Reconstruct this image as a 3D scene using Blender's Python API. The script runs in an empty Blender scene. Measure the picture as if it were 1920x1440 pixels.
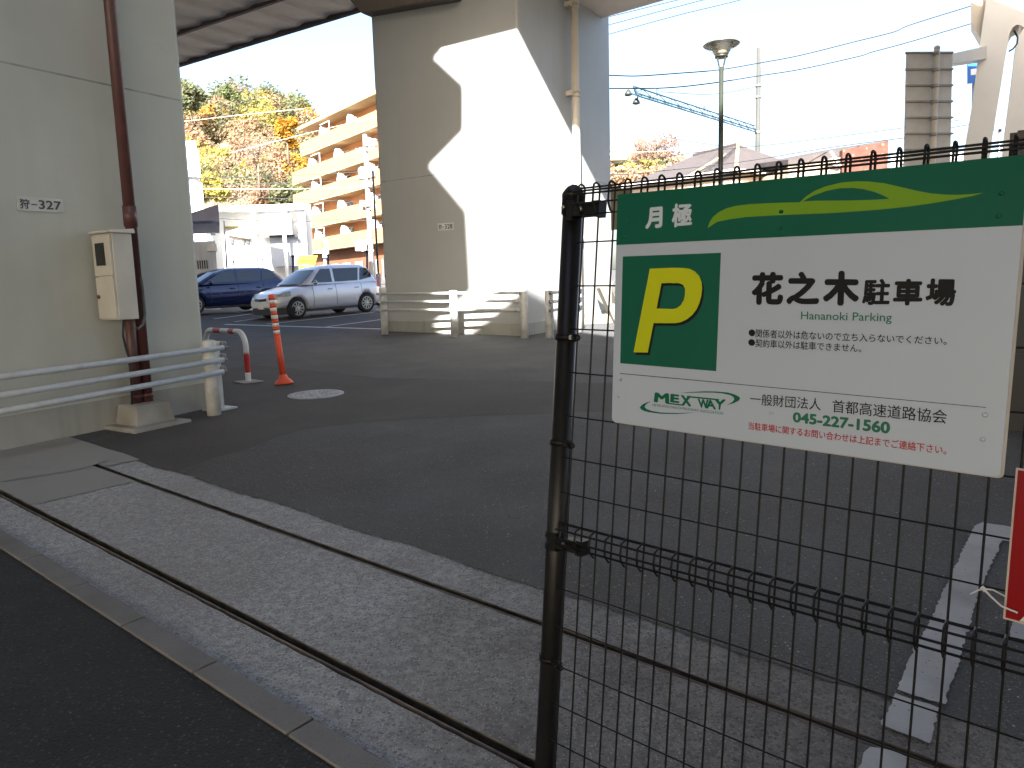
import bpy, bmesh, math, random
from mathutils import Vector, Matrix
R = math.radians
random.seed(7)
scene = bpy.context.scene
col = scene.collection

# ------------------------------------------------------------------ camera
F_PX, PX0, PY0 = 1380.0, 960.0, 720.0          # focal length and centre in photo pixels (1920 wide)
_down = Vector((317, 10580, 1380)).normalized()  # vertical vanishing point
_Z = -_down
_Y = (Vector((0, 0, 1)) - _Z * _Z.z).normalized()
_X = _Y.cross(_Z)
WM = Matrix((_X, _Y, _Z))                        # (right, down, forward) -> world
CAM = Vector((0, 0, 1.5))
cam = bpy.data.cameras.new('camera')
camo = bpy.data.objects.new('camera', cam)
col.objects.link(camo)
cam.sensor_width = 36.0
cam.lens = 36.0 * F_PX / 1920.0
cam.clip_start = 0.05
cam.clip_end = 2000
c0, c1, c2 = WM @ Vector((1, 0, 0)), WM @ Vector((0, -1, 0)), WM @ Vector((0, 0, -1))
camo.matrix_world = Matrix(((c0.x, c1.x, c2.x, CAM.x), (c0.y, c1.y, c2.y, CAM.y), (c0.z, c1.z, c2.z, CAM.z), (0, 0, 0, 1)))
scene.camera = camo

# ------------------------------------------------------------------ light
SUN_EL = R(34.5)
SUN_H = Vector((-0.15, -0.989, 0)).normalized()
TAN_E = math.tan(SUN_EL)
w = bpy.data.worlds.new('World'); scene.world = w; w.use_nodes = True
nt = w.node_tree; nt.nodes.clear()
sky = nt.nodes.new('ShaderNodeTexSky'); sky.sky_type = 'NISHITA'; sky.sun_disc = False
sky.sun_elevation = SUN_EL; sky.sun_rotation = math.atan2(SUN_H.x, SUN_H.y)
sky.air_density = 1.0; sky.dust_density = 4.0; sky.ozone_density = 1.0
bg = nt.nodes.new('ShaderNodeBackground'); bg.inputs[1].default_value = 0.085
wo = nt.nodes.new('ShaderNodeOutputWorld')
nt.links.new(sky.outputs[0], bg.inputs[0]); nt.links.new(bg.outputs[0], wo.inputs[0])
sl = bpy.data.lights.new('sun', 'SUN'); sl.energy = 5.0; sl.angle = R(0.55); sl.color = (1, 0.97, 0.93)
so = bpy.data.objects.new('sun', sl); col.objects.link(so)
so.rotation_euler = Vector((SUN_H.x * math.cos(SUN_EL), SUN_H.y * math.cos(SUN_EL), math.sin(SUN_EL))).to_track_quat('Z', 'Y').to_euler()
scene.view_settings.view_transform = 'Standard'
scene.view_settings.look = 'None'
scene.view_settings.exposure = 2.65
scene.view_settings.gamma = 1.0
scene.cycles.max_bounces = 8
scene.cycles.diffuse_bounces = 5

# ------------------------------------------------------------------ measuring helpers
def raw(px, py):
    return WM @ Vector(((px - PX0) / F_PX, (py - PY0) / F_PX, 1))
def gz(y):                                        # the lot slopes gently up away from the road
    if y >= 26: return 0.78 + 0.0008 * 196 + .045 * max(0, min(y, 95) - 34)
    return .03 * y + .0008 * max(0, y - 12) ** 2
def gnd(px, py, dz=0.0):
    d = raw(px, py); lo, hi = .3, 300
    for _ in range(60):
        m = (lo + hi) / 2; p = CAM + d * m
        if p.z > gz(p.y): lo = m
        else: hi = m
    p = CAM + d * lo
    return Vector((p.x, p.y, gz(p.y) + dz))
def at(px, py, Y):
    d = raw(px, py); return CAM + d * (Y / d.y)
def onpl(px, py, P, N):
    d = raw(px, py); return CAM + d * ((P - CAM).dot(N) / d.dot(N))
def V3(*a): return Vector(a)
ZUP = Vector((0, 0, 1))

# ------------------------------------------------------------------ materials
def mat(name, c, rough=.6, var=.12, scale=4.0, metal=0.0, bump=0.0, bscale=60.0, speck=None, spscale=120.0, spsize=.25,
        dirt=None, dscale=1.2, damt=.0, spec=.5, streak=None, coat=0.0):
    m = bpy.data.materials.new(name); m.use_nodes = True
    t = m.node_tree; n = t.nodes; L = t.links
    b = n['Principled BSDF']
    b.inputs['Roughness'].default_value = rough
    b.inputs['Metallic'].default_value = metal
    if 'Specular IOR Level' in b.inputs: b.inputs['Specular IOR Level'].default_value = spec
    if coat: b.inputs['Coat Weight'].default_value = coat; b.inputs['Coat Roughness'].default_value = .04
    tc = n.new('ShaderNodeTexCoord')
    def noise(sc, det=4, vec=None):
        x = n.new('ShaderNodeTexNoise'); x.inputs['Scale'].default_value = sc; x.inputs['Detail'].default_value = det
        L.new(vec or tc.outputs['Object'], x.inputs['Vector']); return x
    def ramp(src, a, b_, ca, cb):
        r = n.new('ShaderNodeValToRGB'); r.color_ramp.elements[0].position = a; r.color_ramp.elements[1].position = b_
        r.color_ramp.elements[0].color = ca; r.color_ramp.elements[1].color = cb
        L.new(src, r.inputs[0]); return r
    def mul(a, fac_src, colr, mode='MIX'):
        x = n.new('ShaderNodeMix'); x.data_type = 'RGBA'; x.blend_type = mode
        L.new(fac_src, x.inputs[0]); L.new(a, x.inputs[6]); x.inputs[7].default_value = (*colr, 1); return x.outputs[2]
    lo = tuple(max(0, v * (1 - var)) for v in c); hi = tuple(min(1, v * (1 + var)) for v in c)
    out = ramp(noise(scale, 6).outputs['Fac'], .3, .7, (*lo, 1), (*hi, 1)).outputs[0]
    if damt:
        f = ramp(noise(dscale, 8).outputs['Fac'], .45, .72, (0, 0, 0, 1), (damt, damt, damt, 1)).outputs[0]
        out = mul(out, f, dirt)
    if streak:
        mp = n.new('ShaderNodeMapping'); mp.inputs['Scale'].default_value = (5, 5, .25); L.new(tc.outputs['Object'], mp.inputs[0])
        f = ramp(noise(1.2, 6, mp.outputs[0]).outputs['Fac'], .52, .75, (0, 0, 0, 1), (streak[1],) * 3 + (1,)).outputs[0]
        out = mul(out, f, streak[0])
    if speck:
        for (sc, cc, am, size) in speck:
            v = n.new('ShaderNodeTexVoronoi'); v.inputs['Scale'].default_value = sc
            L.new(tc.outputs['Object'], v.inputs['Vector'])
            f1 = ramp(v.outputs['Distance'], size * .5, size, (1, 1, 1, 1), (0, 0, 0, 1)).outputs[0]
            sp = n.new('ShaderNodeSeparateColor'); L.new(v.outputs['Color'], sp.inputs[0])
            f2 = ramp(sp.outputs[0], 1 - am, 1 - am + .02, (0, 0, 0, 1), (1, 1, 1, 1)).outputs[0]
            mm = n.new('ShaderNodeMath'); mm.operation = 'MULTIPLY'; L.new(f1, mm.inputs[0]); L.new(f2, mm.inputs[1])
            out = mul(out, mm.outputs[0], cc)
    L.new(out, b.inputs['Base Color'])
    if bump:
        bp = n.new('ShaderNodeBump'); bp.inputs['Strength'].default_value = bump; bp.inputs['Distance'].default_value = .02
        L.new(noise(bscale, 8).outputs['Fac'], bp.inputs['Height']); L.new(bp.outputs[0], b.inputs['Normal'])
    return m

def seam_mat(name, c, zs, **k):
    """painted concrete with horizontal casting joints at the heights zs"""
    m = mat(name, c, **k)
    t = m.node_tree; n = t.nodes; L = t.links; b = n['Principled BSDF']
    src = b.inputs['Base Color'].links[0].from_socket
    geo = n.new('ShaderNodeTexCoord'); sx = n.new('ShaderNodeSeparateXYZ'); L.new(geo.outputs['Object'], sx.inputs[0])
    nz = n.new('ShaderNodeTexNoise'); nz.inputs['Scale'].default_value = 6; L.new(geo.outputs['Object'], nz.inputs[0])
    for z in zs:
        a = n.new('ShaderNodeMath'); a.operation = 'SUBTRACT'; L.new(sx.outputs[2], a.inputs[0]); a.inputs[1].default_value = z
        ab = n.new('ShaderNodeMath'); ab.operation = 'ABSOLUTE'; L.new(a.outputs[0], ab.inputs[0])
        lt = n.new('ShaderNodeMath'); lt.operation = 'LESS_THAN'; L.new(ab.outputs[0], lt.inputs[0]); lt.inputs[1].default_value = .009
        mm = n.new('ShaderNodeMath'); mm.operation = 'MULTIPLY'; L.new(lt.outputs[0], mm.inputs[0]); L.new(nz.outputs['Fac'], mm.inputs[1])
        x = n.new('ShaderNodeMix'); x.data_type = 'RGBA'; L.new(mm.outputs[0], x.inputs[0]); L.new(src, x.inputs[6]); x.inputs[7].default_value = (.1, .095, .08, 1)
        src = x.outputs[2]
    L.new(src, b.inputs['Base Color'])
    return m

M = {}
M['asphalt'] = mat('asphalt', (.078, .078, .081), .85, .25, 1.4, bump=.6, bscale=140, dirt=(.054, .05, .047), dscale=.5, damt=.85,
                   speck=[(90, (.045, .045, .047), .4, .5), (70, (.16, .155, .15), .25, .4), (130, (.13, .13, .13), .35, .45), (42, (.40, .39, .37), .10, .22), (26, (.045, .045, .045), .12, .3)])
M['asphalt_dark'] = mat('asphalt_dark', (.060, .056, .053), .88, .2, 1.1, bump=.5, bscale=130, dirt=(.05, .045, .042), dscale=.6, damt=.7,
                        speck=[(70, (.14, .13, .125), .2, .35), (45, (.35, .34, .33), .012, .2)])
M['asphalt_mid'] = mat('asphalt_mid', (.088, .085, .08), .85, .25, 1.4, bump=.5, bscale=140, dirt=(.062, .057, .052), dscale=.5, damt=.8,
                   speck=[(90, (.05, .05, .05), .4, .5), (70, (.17, .165, .155), .25, .4)])
M['asphalt_road'] = mat('asphalt_road', (.024, .026, .029), .85, .3, 2.5, bump=.8, bscale=90, dirt=(.015, .016, .018), dscale=1.0, damt=.8,
                        speck=[(80, (.012, .012, .014), .4, .5), (60, (.065, .068, .075), .3, .4), (38, (.22, .22, .22), .02, .2)])
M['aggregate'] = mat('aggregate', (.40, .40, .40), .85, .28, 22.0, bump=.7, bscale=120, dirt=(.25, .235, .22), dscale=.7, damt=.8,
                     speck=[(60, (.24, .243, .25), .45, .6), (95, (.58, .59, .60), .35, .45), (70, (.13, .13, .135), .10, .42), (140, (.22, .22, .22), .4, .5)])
def darken_along_x(m, x0, x1, colr, amt):  # multiplies in a mottled tone that darkens towards the right
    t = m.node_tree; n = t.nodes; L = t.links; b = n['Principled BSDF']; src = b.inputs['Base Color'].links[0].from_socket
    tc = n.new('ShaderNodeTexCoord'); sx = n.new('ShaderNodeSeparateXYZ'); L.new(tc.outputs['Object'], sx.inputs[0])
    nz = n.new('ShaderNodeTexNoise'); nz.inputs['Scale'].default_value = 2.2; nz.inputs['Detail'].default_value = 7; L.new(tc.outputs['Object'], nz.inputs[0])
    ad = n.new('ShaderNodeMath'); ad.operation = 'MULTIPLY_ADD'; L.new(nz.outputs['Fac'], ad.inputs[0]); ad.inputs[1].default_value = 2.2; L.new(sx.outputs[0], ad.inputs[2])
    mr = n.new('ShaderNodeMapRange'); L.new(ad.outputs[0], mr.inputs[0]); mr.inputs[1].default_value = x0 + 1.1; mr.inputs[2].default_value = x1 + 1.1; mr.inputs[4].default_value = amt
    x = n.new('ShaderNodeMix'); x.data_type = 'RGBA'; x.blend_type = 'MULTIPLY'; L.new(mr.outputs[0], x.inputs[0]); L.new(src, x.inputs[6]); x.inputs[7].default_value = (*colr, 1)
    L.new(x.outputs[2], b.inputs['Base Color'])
darken_along_x(M['aggregate'], -.9, .7, (.40, .375, .35), .95)
M['conc_smooth'] = mat('conc_smooth', (.30, .295, .275), .8, .15, 1.5, bump=.15, bscale=60, dirt=(.22, .19, .16), dscale=1.5, damt=.5,
                       speck=[(150, (.12, .11, .10), .2, .35)])
M['kerb'] = mat('kerb', (.20, .19, .178), .8, .15, 3, bump=.2, bscale=70, dirt=(.1, .09, .08), dscale=2, damt=.5, speck=[(140, (.1, .09, .085), .25, .35)])
M['track'] = mat('track_steel', (.20, .15, .11), .6, .35, 14, metal=.4, dirt=(.03, .025, .02), dscale=5, damt=.8)
M['groove'] = mat('groove_dirt', (.15, .135, .12), .9, .3, 12)
M['paint_line'] = mat('paint_line', (.42, .42, .42), .7, .12, 3, bump=.2, bscale=70, dirt=(.2, .19, .18), dscale=4, damt=.5, speck=[(60, (.16, .15, .15), .12, .3)])
M['paint_far'] = mat('paint_far', (.6, .6, .6), .7, .1, 3)
M['pier_a'] = seam_mat('pier_a', (.47, .485, .435), [3.60, 6.4], rough=.55, var=.07, scale=.8, bump=.06, bscale=25, dirt=(.33, .32, .27), dscale=.7, damt=.5,
                       speck=[(9, (.3, .26, .2), .06, .06)], streak=((.39, .375, .32), .2))
M['pier_b'] = seam_mat('pier_b', (.375, .385, .375), [4.05], rough=.55, var=.06, scale=.8, bump=.06, bscale=25, dirt=(.33, .33, .31), dscale=.5, damt=.4,
                       streak=((.33, .325, .30), .25))
M['plinth'] = mat('plinth', (.34, .34, .31), .8, .12, 2, bump=.2, bscale=40, dirt=(.2, .2, .18), dscale=2, damt=.5, streak=((.2, .2, .17), .6))
M['cap'] = mat('cap', (.13, .11, .09), .7, .1, 1, streak=((.18, .15, .12), .6))
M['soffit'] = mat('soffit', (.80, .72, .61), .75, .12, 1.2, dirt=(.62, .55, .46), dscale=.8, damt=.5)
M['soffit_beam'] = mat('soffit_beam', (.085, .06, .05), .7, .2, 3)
M['deck'] = mat('deck', (.42, .40, .36), .8, .1, 1)
M['steel_beige'] = mat('steel_beige', (.60, .54, .44), .5, .06, 1.2, bump=.03, dirt=(.5, .44, .35), dscale=.8, damt=.4)
M['rail'] = mat('rail_paint', (.56, .58, .58), .5, .12, 9, bump=.15, bscale=50, dirt=(.32, .29, .25), dscale=9, damt=.6)
M['post_white'] = mat('post_white', (.56, .575, .57), .5, .12, 7, dirt=(.30, .28, .24), dscale=6, damt=.6, streak=((.28, .25, .2), .5))
M['bolt'] = mat('bolt', (.25, .25, .25), .4, .2, 20, metal=.6)
M['brown'] = mat('brown_pipe', (.105, .04, .036), .42, .15, 6, dirt=(.06, .03, .028), dscale=4, damt=.5)
M['box'] = mat('box_paint', (.55, .53, .47), .45, .06, 4, dirt=(.38, .36, .3), dscale=3, damt=.35)
M['dark'] = mat('dark_plastic', (.018, .018, .02), .35, .2, 8)
M['cable'] = mat('cable', (.02, .02, .022), .5, .2, 8)
M['flex'] = mat('flex_conduit', (.12, .11, .1), .5, .2, 40)
M['block'] = mat('block_concrete', (.29, .285, .265), .85, .14, 4, bump=.3, bscale=60, dirt=(.17, .15, .12), dscale=3, damt=.6)
M['white'] = mat('white_paint', (.72, .72, .70), .45, .05, 5)
M['red'] = mat('red_paint', (.50, .018, .018), .4, .1, 6, dirt=(.3, .02, .02), dscale=6, damt=.4)
M['orange'] = mat('orange_rubber', (.75, .09, .03), .45, .1, 5, dirt=(.45, .06, .03), dscale=6, damt=.4)
M['reflect'] = mat('white_band', (.70, .66, .60), .35, .08, 12)
M['manhole'] = mat('manhole_iron', (.33, .34, .36), .6, .15, 12, metal=.2, dirt=(.15, .15, .16), dscale=9, damt=.6)
M['manhole_d'] = mat('manhole_recess', (.16, .155, .15), .8, .2, 12)
M['fence'] = mat('fence_black', (.008, .008, .0085), .45, .25, 9, spec=.22, dirt=(.018, .016, .015), dscale=12, damt=.5)
M['fence_post'] = mat('fence_post', (.010, .0092, .009), .38, .2, 7, dirt=(.022, .019, .016), dscale=8, damt=.4, spec=.3)
M['steel'] = mat('steel_bolt', (.45, .44, .42), .35, .15, 20, metal=.8)
M['sign_white'] = mat('sign_white', (.43, .49, .58), .42, .03, 2, dirt=(.395, .45, .525), dscale=1.5, damt=.3)
M['sign_green'] = mat('sign_green', (.008, .105, .066), .38, .06, 5, spec=.12)
M['sign_lime'] = mat('sign_lime', (.17, .33, .02), .38, .06, 5, spec=.12)
M['sign_yellow'] = mat('sign_yellow', (.52, .56, .01), .38, .05, 5, spec=.12)
M['ink'] = mat('ink', (.012, .012, .013), .45, .1, 5, spec=.12)
M['ink_green'] = mat('ink_green', (.03, .16, .10), .45, .05, 5, spec=.12)
M['ink_logo'] = mat('ink_logo', (.008, .125, .065), .45, .05, 5, spec=.12)
M['ink_red'] = mat('ink_red', (.42, .03, .035), .45, .05, 5, spec=.12)
M['ink_white'] = mat('ink_white', (.52, .58, .66), .42, .04, 5, spec=.12)
M['sign_edge'] = mat('sign_edge', (.40, .38, .36), .5, .1, 9)
M['plate'] = mat('plate', (.56, .57, .55), .5, .08, 9, dirt=(.4, .4, .36), dscale=8, damt=.4)
M['plate_ink'] = mat('plate_ink', (.05, .055, .055), .5, .1, 9)
M['red_sign'] = mat('red_sign', (.25, .003, .006), .35, .06, 5, spec=.12)
M['red_edge'] = mat('red_sign_edge', (.50, .42, .36), .5, .1, 9)
M['sun_yellow'] = mat('yellow_board', (.80, .58, .01), .45, .05, 2)
M['glass'] = mat('car_glass', (.018, .026, .034), .04, .1, 1, spec=.9)
M['glass_house'] = mat('window_glass', (.05, .06, .07), .08, .1, 1, spec=.7)
M['silver'] = mat('silver_paint', (.78, .78, .82), .32, .04, 1, metal=.35, coat=.6)
M['bluecar'] = mat('blue_paint', (.007, .017, .085), .25, .06, 1, metal=.3, coat=.9)
M['whitecar'] = mat('white_car_paint', (.75, .76, .76), .3, .03, 1, coat=.5)
M['darkcar'] = mat('dark_car_paint', (.03, .04, .055), .3, .05, 1, coat=.6)
M['tyre'] = mat('tyre', (.014, .014, .015), .8, .2, 20)
M['alloy'] = mat('alloy', (.52, .51, .48), .3, .06, 10, metal=.8)
M['lamp_red'] = mat('tail_red', (.45, .02, .015), .2, .1, 8, coat=.5)
M['lamp_clear'] = mat('head_lens', (.50, .56, .52), .12, .25, 16, spec=.8, metal=.3)
M['chrome'] = mat('chrome', (.6, .6, .6), .15, .05, 5, metal=.9)
M['recess_wall'] = mat('recess_wall', (.55, .27, .115), .8, .08, .8)  # lighter copy of the orange wall, bounced light put into its colour
M['orange_wall'] = mat('orange_wall', (.35, .185, .085), .8, .08, .8, dirt=(.32, .165, .075), dscale=.3, damt=.5)
M['brick_wall'] = mat('brown_tile_wall', (.17, .07, .035), .8, .1, 1)
M['slab'] = mat('balcony_slab', (.40, .30, .16), .8, .08, 1)
M['white_wall'] = mat('white_wall', (.70, .70, .68), .8, .05, .5)
M['grey_wall'] = mat('grey_wall', (.30, .33, .38), .8, .08, .5)
M['shed_wall'] = mat('shed_wall', (.60, .64, .70), .7, .08, 1.5, streak=((.2, .21, .23), .6))
M['shed_roof'] = mat('shed_roof', (.27, .25, .30), .6, .12, 1.5)
M['roof_grey'] = mat('roof_grey', (.060, .049, .046), .75, .15, 3, bump=.3, bscale=8)
M['roof_pink'] = mat('roof_pink', (.40, .28, .24), .8, .1, 2)
M['brick_red'] = mat('brick_red', (.085, .03, .018), .8, .35, 5, speck=[(6, (.17, .08, .045), .4, .5)])
M['wall_peach'] = mat('wall_peach', (.50, .40, .30), .8, .06, 1)
M['pole_conc'] = mat('pole_concrete', (.045, .046, .042), .8, .1, 2)
M['pole_green'] = mat('pole_green', (.032, .035, .026), .45, .12, 4)
M['truss'] = mat('truss_blue', (.016, .042, .058), .5, .15, 5)
M['lamp_dish'] = mat('lamp_dish', (.12, .125, .10), .4, .1, 4, metal=.3)
M['lamp_inner'] = mat('lamp_inner', (.62, .56, .42), .4, .08, 5)
M['sign_back'] = mat('sign_back', (.55, .54, .53), .55, .08, 5, metal=.1, streak=((.40, .39, .38), .5))
M['sign_rib'] = mat('sign_rib', (.30, .29, .28), .5, .1, 5, metal=.3)
M['blue_sign'] = mat('blue_sign', (.02, .12, .42), .4, .05, 5)
M['wire'] = mat('wire', (.016, .017, .022), .6, .1, 3)
M['wire_pale'] = mat('wire_pale', (.55, .50, .40), .6, .1, 3)
M['black_metal'] = mat('black_metal', (.012, .012, .014), .45, .2, 2)
M['trunk'] = mat('bark', (.16, .12, .09), .9, .2, 5)
M['hill_soil'] = mat('hill_soil', (.20, .165, .09), .9, .3, .15, dirt=(.12, .12, .06), dscale=.1, damt=.8)
M['fork_paint'] = mat('fork_paint', (.80, .74, .63), .5, .05, 1.2, bump=.03, dirt=(.68, .62, .52), dscale=.8, damt=.4)
M['grey_fit'] = mat('pole_fittings', (.30, .30, .29), .6, .1, 4)
M['zip'] = mat('zip_tie', (.6, .6, .6), .4, .05, 9)
M['earth'] = mat('earth', (.3, .27, .2), .9, .2, .5)
def clear_glass(name):
    m = bpy.data.materials.new(name); m.use_nodes = True; n = m.node_tree.nodes; L = m.node_tree.links
    b = n['Principled BSDF']; b.inputs['Base Color'].default_value = (.9, .93, .95, 1); b.inputs['Roughness'].default_value = .05
    b.inputs['Alpha'].default_value = .22
    return m
M['lamp_glass'] = clear_glass('lamp_glass')
def leaf_mat(name, cols):
    m = bpy.data.materials.new(name); m.use_nodes = True; t = m.node_tree; n = t.nodes; L = t.links
    b = n['Principled BSDF']; b.inputs['Roughness'].default_value = .8
    if 'Specular IOR Level' in b.inputs: b.inputs['Specular IOR Level'].default_value = .2
    tc = n.new('ShaderNodeTexCoord'); x = n.new('ShaderNodeTexNoise'); x.inputs['Scale'].default_value = .22; x.inputs['Detail'].default_value = 5
    L.new(tc.outputs['Object'], x.inputs[0])
    r = n.new('ShaderNodeValToRGB'); e = r.color_ramp.elements
    while len(e) < len(cols): e.new(.5)
    for i, c in enumerate(cols):
        e[i].position = .28 + .44 * i / (len(cols) - 1); e[i].color = (*c, 1)
    L.new(x.outputs['Fac'], r.inputs[0]); L.new(r.outputs[0], b.inputs['Base Color'])
    tr = n.new('ShaderNodeBsdfTranslucent'); L.new(r.outputs[0], tr.inputs[0]); mx = n.new('ShaderNodeMixShader'); mx.inputs[0].default_value = .4
    L.new(b.outputs[0], mx.inputs[1]); L.new(tr.outputs[0], mx.inputs[2]); L.new(mx.outputs[0], n['Material Output'].inputs[0])
    return m
M['leaf_mix'] = leaf_mat('leaf_mix', [(.13, .14, .065), (.22, .19, .10), (.24, .17, .10), (.14, .135, .06), (.27, .19, .11), (.10, .11, .05)])
M['leaf_gold'] = leaf_mat('leaf_gold', [(.36, .19, .03), (.44, .23, .035), (.34, .24, .05)])
M['leaf_dark'] = leaf_mat('leaf_dark', [(.10, .115, .06), (.13, .14, .075), (.16, .15, .085)])
M['leaf_green'] = leaf_mat('leaf_green', [(.13, .16, .07), (.16, .18, .08), (.19, .19, .10)])
M['leaf_yellow'] = leaf_mat('leaf_yellow', [(.26, .24, .06), (.32, .27, .07), (.24, .23, .07)])
M['leaf_rust'] = leaf_mat('leaf_rust', [(.28, .18, .11), (.34, .21, .13), (.25, .19, .13)])
M['leaf_pink'] = leaf_mat('leaf_pink', [(.26, .165, .125), (.31, .20, .15), (.23, .17, .13)])
M['leaf_grey'] = leaf_mat('leaf_grey', [(.27, .21, .15), (.32, .24, .17), (.24, .19, .14)])

# ------------------------------------------------------------------ mesh builder
class MB:
    def __init__(s): s.v = []; s.f = []; s.sm = []
    def poly(s, pts, smooth=False):
        i = len(s.v); s.v += [Vector(p) for p in pts]; s.f.append(list(range(i, i + len(pts)))); s.sm.append(smooth); return s
    def hexa(s, a):                                 # 8 points: bottom loop 0-3, top loop 4-7
        i = len(s.v); s.v += [Vector(p) for p in a]
        for q in ((3, 2, 1, 0), (4, 5, 6, 7), (0, 1, 5, 4), (1, 2, 6, 5), (2, 3, 7, 6), (3, 0, 4, 7)):
            s.f.append([i + k for k in q]); s.sm.append(False)
        return s
    def box(s, o, ax, ay, az):                      # origin corner and three edge vectors
        o = Vector(o); b = [o, o + ax, o + ax + ay, o + ay]
        return s.hexa(b + [p + az for p in b])
    def cbox(s, c, sx, sy, sz, ux=Vector((1, 0, 0)), uy=Vector((0, 1, 0)), uz=ZUP):
        return s.box(Vector(c) - ux * sx / 2 - uy * sy / 2 - uz * sz / 2, ux * sx, uy * sy, uz * sz)
    def prism(s, pts, vec):
        n = len(pts); i = len(s.v); pts = [Vector(p) for p in pts]; vec = Vector(vec)
        s.v += pts + [p + vec for p in pts]
        s.f.append(list(range(i + n - 1, i - 1, -1))); s.sm.append(False)
        s.f.append(list(range(i + n, i + 2 * n))); s.sm.append(False)
        for k in range(n):
            k2 = (k + 1) % n; s.f.append([i + k, i + k2, i + n + k2, i + n + k]); s.sm.append(False)
        return s
    def tube(s, path, r, n=10, cap=True, closed=False):
        path = [Vector(p) for p in path]; m = len(path); i0 = len(s.v)
        rs = r if isinstance(r, (list, tuple)) else [r] * m
        prev = None
        for k in range(m):
            if closed: t = path[(k + 1) % m] - path[k - 1]
            else: t = path[min(k + 1, m - 1)] - path[max(k - 1, 0)]
            t.normalize()
            if prev is None:
                a = t.orthogonal().normalized()
            else:
                a = prev - t * prev.dot(t)
                a = a.normalized() if a.length > 1e-6 else t.orthogonal().normalized()
            prev = a; b = t.cross(a)
            for j in range(n):
                th = 2 * math.pi * j / n
                s.v.append(path[k] + (a * math.cos(th) + b * math.sin(th)) * rs[k])
        segs = m if closed else m - 1
        for k in range(segs):
            k2 = (k + 1) % m
            for j in range(n):
                j2 = (j + 1) % n
                s.f.append([i0 + k * n + j, i0 + k * n + j2, i0 + k2 * n + j2, i0 + k2 * n + j]); s.sm.append(n > 6)
        if cap and not closed:
            s.f.append([i0 + j for j in range(n - 1, -1, -1)]); s.sm.append(False)
            s.f.append([i0 + (m - 1) * n + j for j in range(n)]); s.sm.append(False)
        return s
    def lathe(s, c, prof, n=24, ax=ZUP, smooth=True, cap=True):
        c = Vector(c); ax = Vector(ax).normalized(); a = ax.orthogonal().normalized(); b = ax.cross(a); i0 = len(s.v); m = len(prof)
        for (r, h) in prof:
            for j in range(n):
                th = 2 * math.pi * j / n
                s.v.append(c + ax * h + (a * math.cos(th) + b * math.sin(th)) * r)
        for k in range(m - 1):
            for j in range(n):
                j2 = (j + 1) % n
                s.f.append([i0 + k * n + j, i0 + k * n + j2, i0 + (k + 1) * n + j2, i0 + (k + 1) * n + j]); s.sm.append(smooth)
        if cap and prof[0][0] > 1e-4: s.f.append([i0 + j for j in range(n - 1, -1, -1)]); s.sm.append(False)
        if cap and prof[-1][0] > 1e-4: s.f.append([i0 + (m - 1) * n + j for j in range(n)]); s.sm.append(False)
        return s
    def mesh(s, name, m):
        me = bpy.data.meshes.new(name); me.from_pydata([tuple(v) for v in s.v], [], s.f)
        me.polygons.foreach_set('use_smooth', s.sm); me.materials.append(m); me.update(); return me
    def build(s, name, m, parent=None, bevel=0.0, fix=True):
        me = s.mesh(name, m)
        if fix:
            bm = bmesh.new(); bm.from_mesh(me); bmesh.ops.recalc_face_normals(bm, faces=bm.faces)
            bm.to_mesh(me); bm.free()
        o = bpy.data.objects.new(name, me); col.objects.link(o)
        if parent is not None: attach(o, parent)
        if bevel:
            b = o.modifiers.new('edge', 'BEVEL'); b.width = bevel; b.segments = 2; b.limit_method = 'ANGLE'; b.angle_limit = R(40)
        return o
def attach(o, p):
    o.parent = p
    if p.type == 'EMPTY': o.matrix_parent_inverse = Matrix.Translation(-p.location) if p.rotation_euler.to_matrix() == Matrix.Identity(3) else p.matrix_basis.inverted()
def thing(name, label, cat, loc=(0, 0, 0), group=None):
    o = bpy.data.objects.new(name, None); col.objects.link(o); o.location = loc; o.empty_display_size = .1
    o['label'] = label; o['category'] = cat
    if group: o['group'] = group
    return o
def tag(o, label, cat, group=None):
    o['label'] = label; o['category'] = cat
    if group: o['group'] = group
    return o
def struct(o, kind='structure'): o['kind'] = kind; return o
def children(o): return [c for c in bpy.data.objects if c.parent == o]
def copy_tree(o, delta, label=None, parent=None):
    c = o.copy(); col.objects.link(c)
    if parent is None:
        c.location = o.location + Vector(delta)
        if label: c['label'] = label
    else: c.parent = parent
    for ch in children(o): copy_tree(ch, delta, None, c)
    return c
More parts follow.
